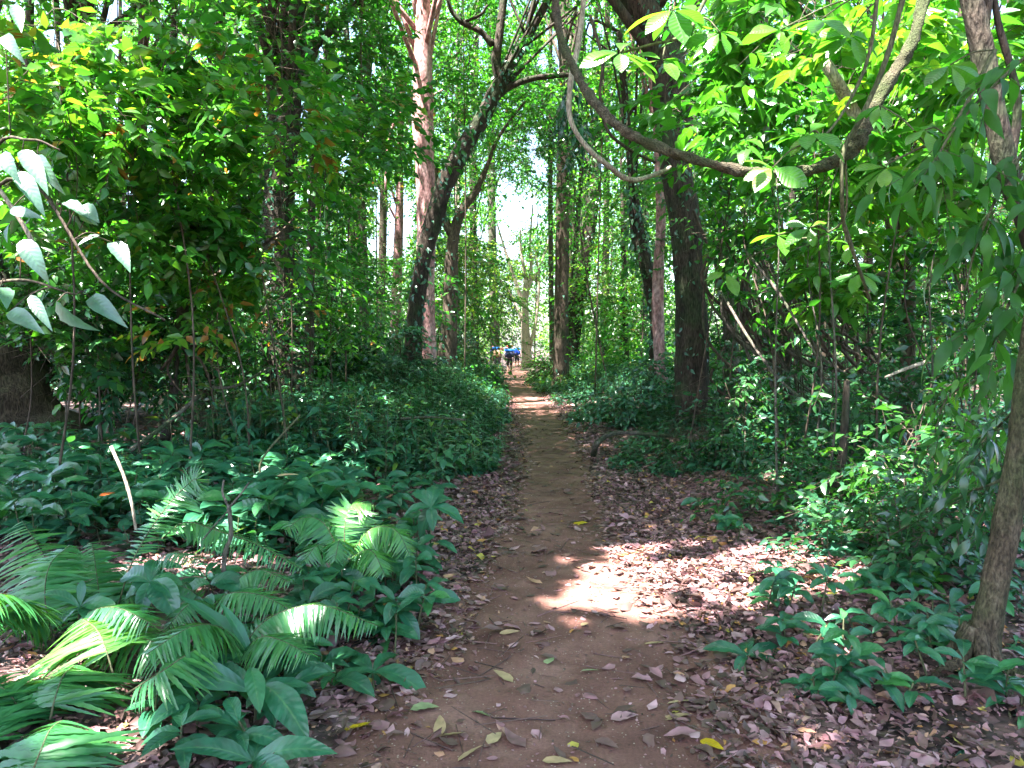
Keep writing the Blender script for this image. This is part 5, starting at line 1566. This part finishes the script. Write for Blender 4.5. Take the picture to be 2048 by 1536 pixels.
def blob(name, parent, mat, c, r, noise=.12):
    """a soft lumpy bundle, an ellipsoid pushed about by a few waves"""
    bm = bmesh.new()
    bmesh.ops.create_icosphere(bm, subdivisions=3, radius=1)
    ph = rng.random(3) * 6
    for v in bm.verts:
        n = v.co.copy()
        k = 1 + noise * (math.sin(n.x * 5 + ph[0]) + math.sin(n.y * 6 + ph[1]) + math.sin(n.z * 5 + ph[2])) / 1.5
        f = [abs(q) ** .75 * (1 if q > 0 else -1) for q in n]
        v.co = (c[0] + f[0] * r[0] * k, c[1] + f[1] * r[1] * k, c[2] + f[2] * r[2] * k)
    me = bpy.data.meshes.new(name)
    bm.to_mesh(me); bm.free()
    for p in me.polygons: p.use_smooth = True
    me.materials.append(mat)
    o = bpy.data.objects.new(name, me)
    COL.objects.link(o)
    o.parent = parent
    return o


def roll(name, parent, mat, a, b, r):
    g = Geo()
    a, b = np.array(a, float), np.array(b, float)
    t = np.linspace(0, 1, 9)[:, None]
    tube(g, a * (1 - t) + b * t, [r * .8, r, r * .93, r, r * 1.02, r * .93, r, r * .96, r * .8], 14, .03)
    o = obj(name, g.mesh(name, mat), mat)
    o.parent = parent
    return o


def load(label, at, parts):
    root = thing('backpack', label, 'backpack', at)
    for p in parts:
        (roll if p[0].endswith('roll') else blob)(p[0], root, CL[p[1]], *p[2:])
    return root


b = gpt(1019, 748)
person('walker in dark clothes and knee length black shorts seen from behind on the path', b, .05, WALK, WE, CL['grey'], CL['black'])
load('dark backpack with bright blue rolls and a coral bundle on top, on the nearest walker', b, [
    ('pack_bag', 'navy', (0, -.12, 1.16), (.26, .15, .2), .06), ('sleeping_mat_roll', 'blue', (-.3, -.14, 1.42), (.36, -.14, 1.43), .085), ('side_bag', 'navy', (.3, -.1, 1.2), (.13, .1, .1), .08),
    ('white_bag', 'white', (-.2, -.12, 1.56), (.14, .1, .055), .08), ('white_bag', 'white', (.2, -.12, 1.55), (.15, .1, .06), .08), ('coral_bundle', 'coral', (.02, -.1, 1.66), (.19, .13, .085), .06)])
b = P(994, 745, 47.); b[2] = float(gz(b[0], b[1]))
person('bare armed walker in tan half hidden by the hedge left of the nearest walker', b, .1, WALK, WE, CL['tan'], CL['grey'])
load('tan backpack topped with blue and pink rolls, on the walker by the hedge', b, [
    ('pack_bag', 'tan', (0, -.12, 1.2), (.24, .14, .24), .06), ('sleeping_mat_roll', 'blue', (-.3, -.12, 1.53), (.2, -.12, 1.53), .1), ('pink_bundle', 'pink', (.3, -.1, 1.5), (.13, .1, .1), .08), ('pink_bundle', 'pink', (-.22, -.1, 1.66), (.08, .06, .07), .08), ('side_bag', 'navy', (-.36, -.1, 1.35), (.1, .1, .12), .08)])
b = P(1034, 736, 58.); b[2] = float(gz(b[0], b[1]))
person('farthest walker in grey with a light blue pack beyond the nearest one', b, 0, WALK, WE, CL['grey'], CL['black'])
load('light blue pack on the farthest walker', b, [('pack_bag', 'deepblue', (0, -.12, 1.2), (.22, .14, .22), .06), ('sleeping_mat_roll', 'lightblue', (-.28, -.12, 1.5), (.28, -.12, 1.5), .09)])
for (px, py, d, yaw, t, bt, lab) in [
    (1156, 748, 46, 2.2, 'red', 'deepblue', 'person in a red shirt and blue shorts sitting right of the slender trunk'),
    (1206, 750, 45, 1.5, 'blue', 'grey', 'person in a bright blue shirt sitting low behind the right undergrowth'),
    (1237, 744, 48, 2.8, 'navy', 'black', 'person in a navy shirt sitting beside the thin leaning trunk'),
    (1258, 744, 47, 3.6, 'lightblue', 'grey', 'person in a light blue shirt at the right end of the seated group'),
    (1222, 742, 50, 2.0, 'white', 'tan', 'person in a pale shirt sitting behind the seated group'),
    (693, 742, 44, -1.0, 'deepblue', 'red', 'person in blue and red sitting behind the left undergrowth'),
]:
    b = P(px, py, d); b[2] = float(gz(b[0], b[1])) + .25
    person(lab, b - UP * .25, yaw, {k: (v[0], v[1], v[2], v[3]) for k, v in SIT.items()}, SE, CL[t], CL[bt])


# ------------------------------------------------------------------ the forest beyond and overhead
def wood(name, label, y0, y1, n, zmax, half, ntw, size, mat, seed_var):
    y = rng.uniform(y0, y1, n)
    x = rng.uniform(-1, 1, n) * half * y / y1
    z = rng.random(n) ** 1.2 * np.minimum(zmax, 4 + y * .42)
    C = np.stack([x, y, z], 1)
    off = np.abs(x - pathx(y))
    C = C[(off > 2.5) | (z > 6)]
    ge = Geo()
    v = seed_var + .25 * (patchy(C[:, 0], C[:, 2], .13, 1.) - .5) + .12 * rng.normal(size=len(C))
    for q in range(4):
        i = np.arange(len(C)) % 4 == q
        dd = unit(rn(i.sum() * ntw, 3))
        O = np.repeat(C[i], ntw, 0) + dd * np.array([1.9, 1.9, 1.3]) * (rng.random((len(dd), 1)) ** .5)
        O[:, 2] = np.maximum(O[:, 2], .2)
        m = ~in_gap(O, .9)
        sprays(ge, L_FAR, O[m], dd[m] + .4 * rn(m.sum(), 3), .9, 5, size, np.clip(np.repeat(v[i], ntw)[m], 0, 1), vs=.14, cull=1)
    obj(name, ge, M[mat], kind='stuff', label=label, cat='woodland')


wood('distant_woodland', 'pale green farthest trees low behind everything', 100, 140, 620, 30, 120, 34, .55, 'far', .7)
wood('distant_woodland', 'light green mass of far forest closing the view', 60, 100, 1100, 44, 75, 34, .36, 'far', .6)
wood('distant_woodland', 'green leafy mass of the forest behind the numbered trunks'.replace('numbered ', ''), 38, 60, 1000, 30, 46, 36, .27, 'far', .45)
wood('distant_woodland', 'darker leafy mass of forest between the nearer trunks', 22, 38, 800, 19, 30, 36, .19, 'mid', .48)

# unseen canopy added overhead, its density and gaps shaped to shade the floor
ge = Geo()


def canopy(n, x0, x1, y0, y1, dens, size=.3):
    x = rng.uniform(x0, x1, n); y = rng.uniform(y0, y1, n)
    z = np.maximum(10.5, 4 + .6 * np.maximum(y, 0)) + rng.random(n) * 5
    m = rng.random(n) < dens(x, y)
    O = np.stack([x, y, z], 1)[m]
    C = O[rng.integers(0, len(O), max(1, len(O) // 14))]
    O = C[rng.integers(0, len(C), len(O))] * .55 + O * .45 + rn(len(O), 3) * np.array([.7, .7, .5]) if False else O
    q = ~in_hole(O, .12)
    O = O[q]
    sprays(ge, L_FAR, O, rn(len(O), 3) * np.array([1, 1, .3]), .9, 8, size, .5, vs=.15, cull=2)


canopy(9000, -12.5, 2.0, -5, 14, lambda x, y: np.where(patchy(x, y, .7, 2.) > .12, 1., .4))
canopy(11000, -8.5, .8, -3.5, 7, lambda x, y: np.ones_like(x))
canopy(11000, -26, 24, 14, 48, lambda x, y: .95 * (patchy(x, y, .45, 3.) > .2))
canopy(9000, -42, 42, 48, 100, lambda x, y: 1. * (patchy(x, y, .3, 3.) > .25), .5)
canopy(3000, 2, 14, -6, 14, lambda x, y: .55 * (patchy(x, y, .6, .5) > .3))
canopy(2600, -34, -11, -10, 24, lambda x, y: .5 * (patchy(x, y, .5, .2) > .25))
obj('shade_canopy', ge, M['mid'], kind='stuff', label='unseen leafy canopy overhead, added to shade the forest floor', cat='canopy')

# ------------------------------------------------------------------ camera, light, render settings
cam = bpy.data.cameras.new('camera')
co = bpy.data.objects.new('camera', cam)
COL.objects.link(co)
co.location = (0, 0, CAMH)
co.rotation_euler = (math.pi / 2 - PITCH, 0, 0)
cam.sensor_fit = 'HORIZONTAL'
cam.sensor_width = 36
cam.lens = 36 * F / 2048
cam.clip_start = .05
cam.clip_end = 2000
SC.camera = co

el = math.asin(SUN[2])
w = bpy.data.worlds.new('World')
SC.world = w
w.use_nodes = True
wn = w.node_tree
bg = wn.nodes['Background']
sky = wn.nodes.new('ShaderNodeTexSky')
sky.sky_type = 'NISHITA'
sky.sun_disc = False
sky.sun_elevation = el
sky.sun_rotation = math.atan2(SUN[0], SUN[1])
sky.air_density = 1.0
sky.dust_density = 2.0
wn.links.new(sky.outputs[0], bg.inputs[0])
bg.inputs[1].default_value = .085

sl = bpy.data.lights.new('sun', 'SUN')
sl.energy = 5.0
sl.angle = R(.53)
sl.color = (1, .97, .93)
so = bpy.data.objects.new('sun', sl)
COL.objects.link(so)
from mathutils import Vector
so.rotation_euler = Vector([float(v) for v in SUN]).to_track_quat('Z', 'Y').to_euler()
so.location = (0, 0, 30)

vs_ = SC.view_settings
SC.display_settings.display_device = 'sRGB'
vs_.view_transform = 'Standard'
vs_.look = 'None'
vs_.exposure = 3.55
vs_.gamma = 1
cy = SC.cycles
cy.max_bounces = 7
cy.diffuse_bounces = 4
cy.glossy_bounces = 2
cy.transmission_bounces = 5
cy.transparent_max_bounces = 4
cy.caustics_reflective = False
cy.caustics_refractive = False
cy.sample_clamp_indirect = 6
cy.use_adaptive_sampling = True
cy.adaptive_threshold = .02
cy.use_denoising = True
try:
    cy.denoiser = 'OPENIMAGEDENOISE'
    cy.denoising_prefilter = 'ACCURATE'
except Exception:
    pass
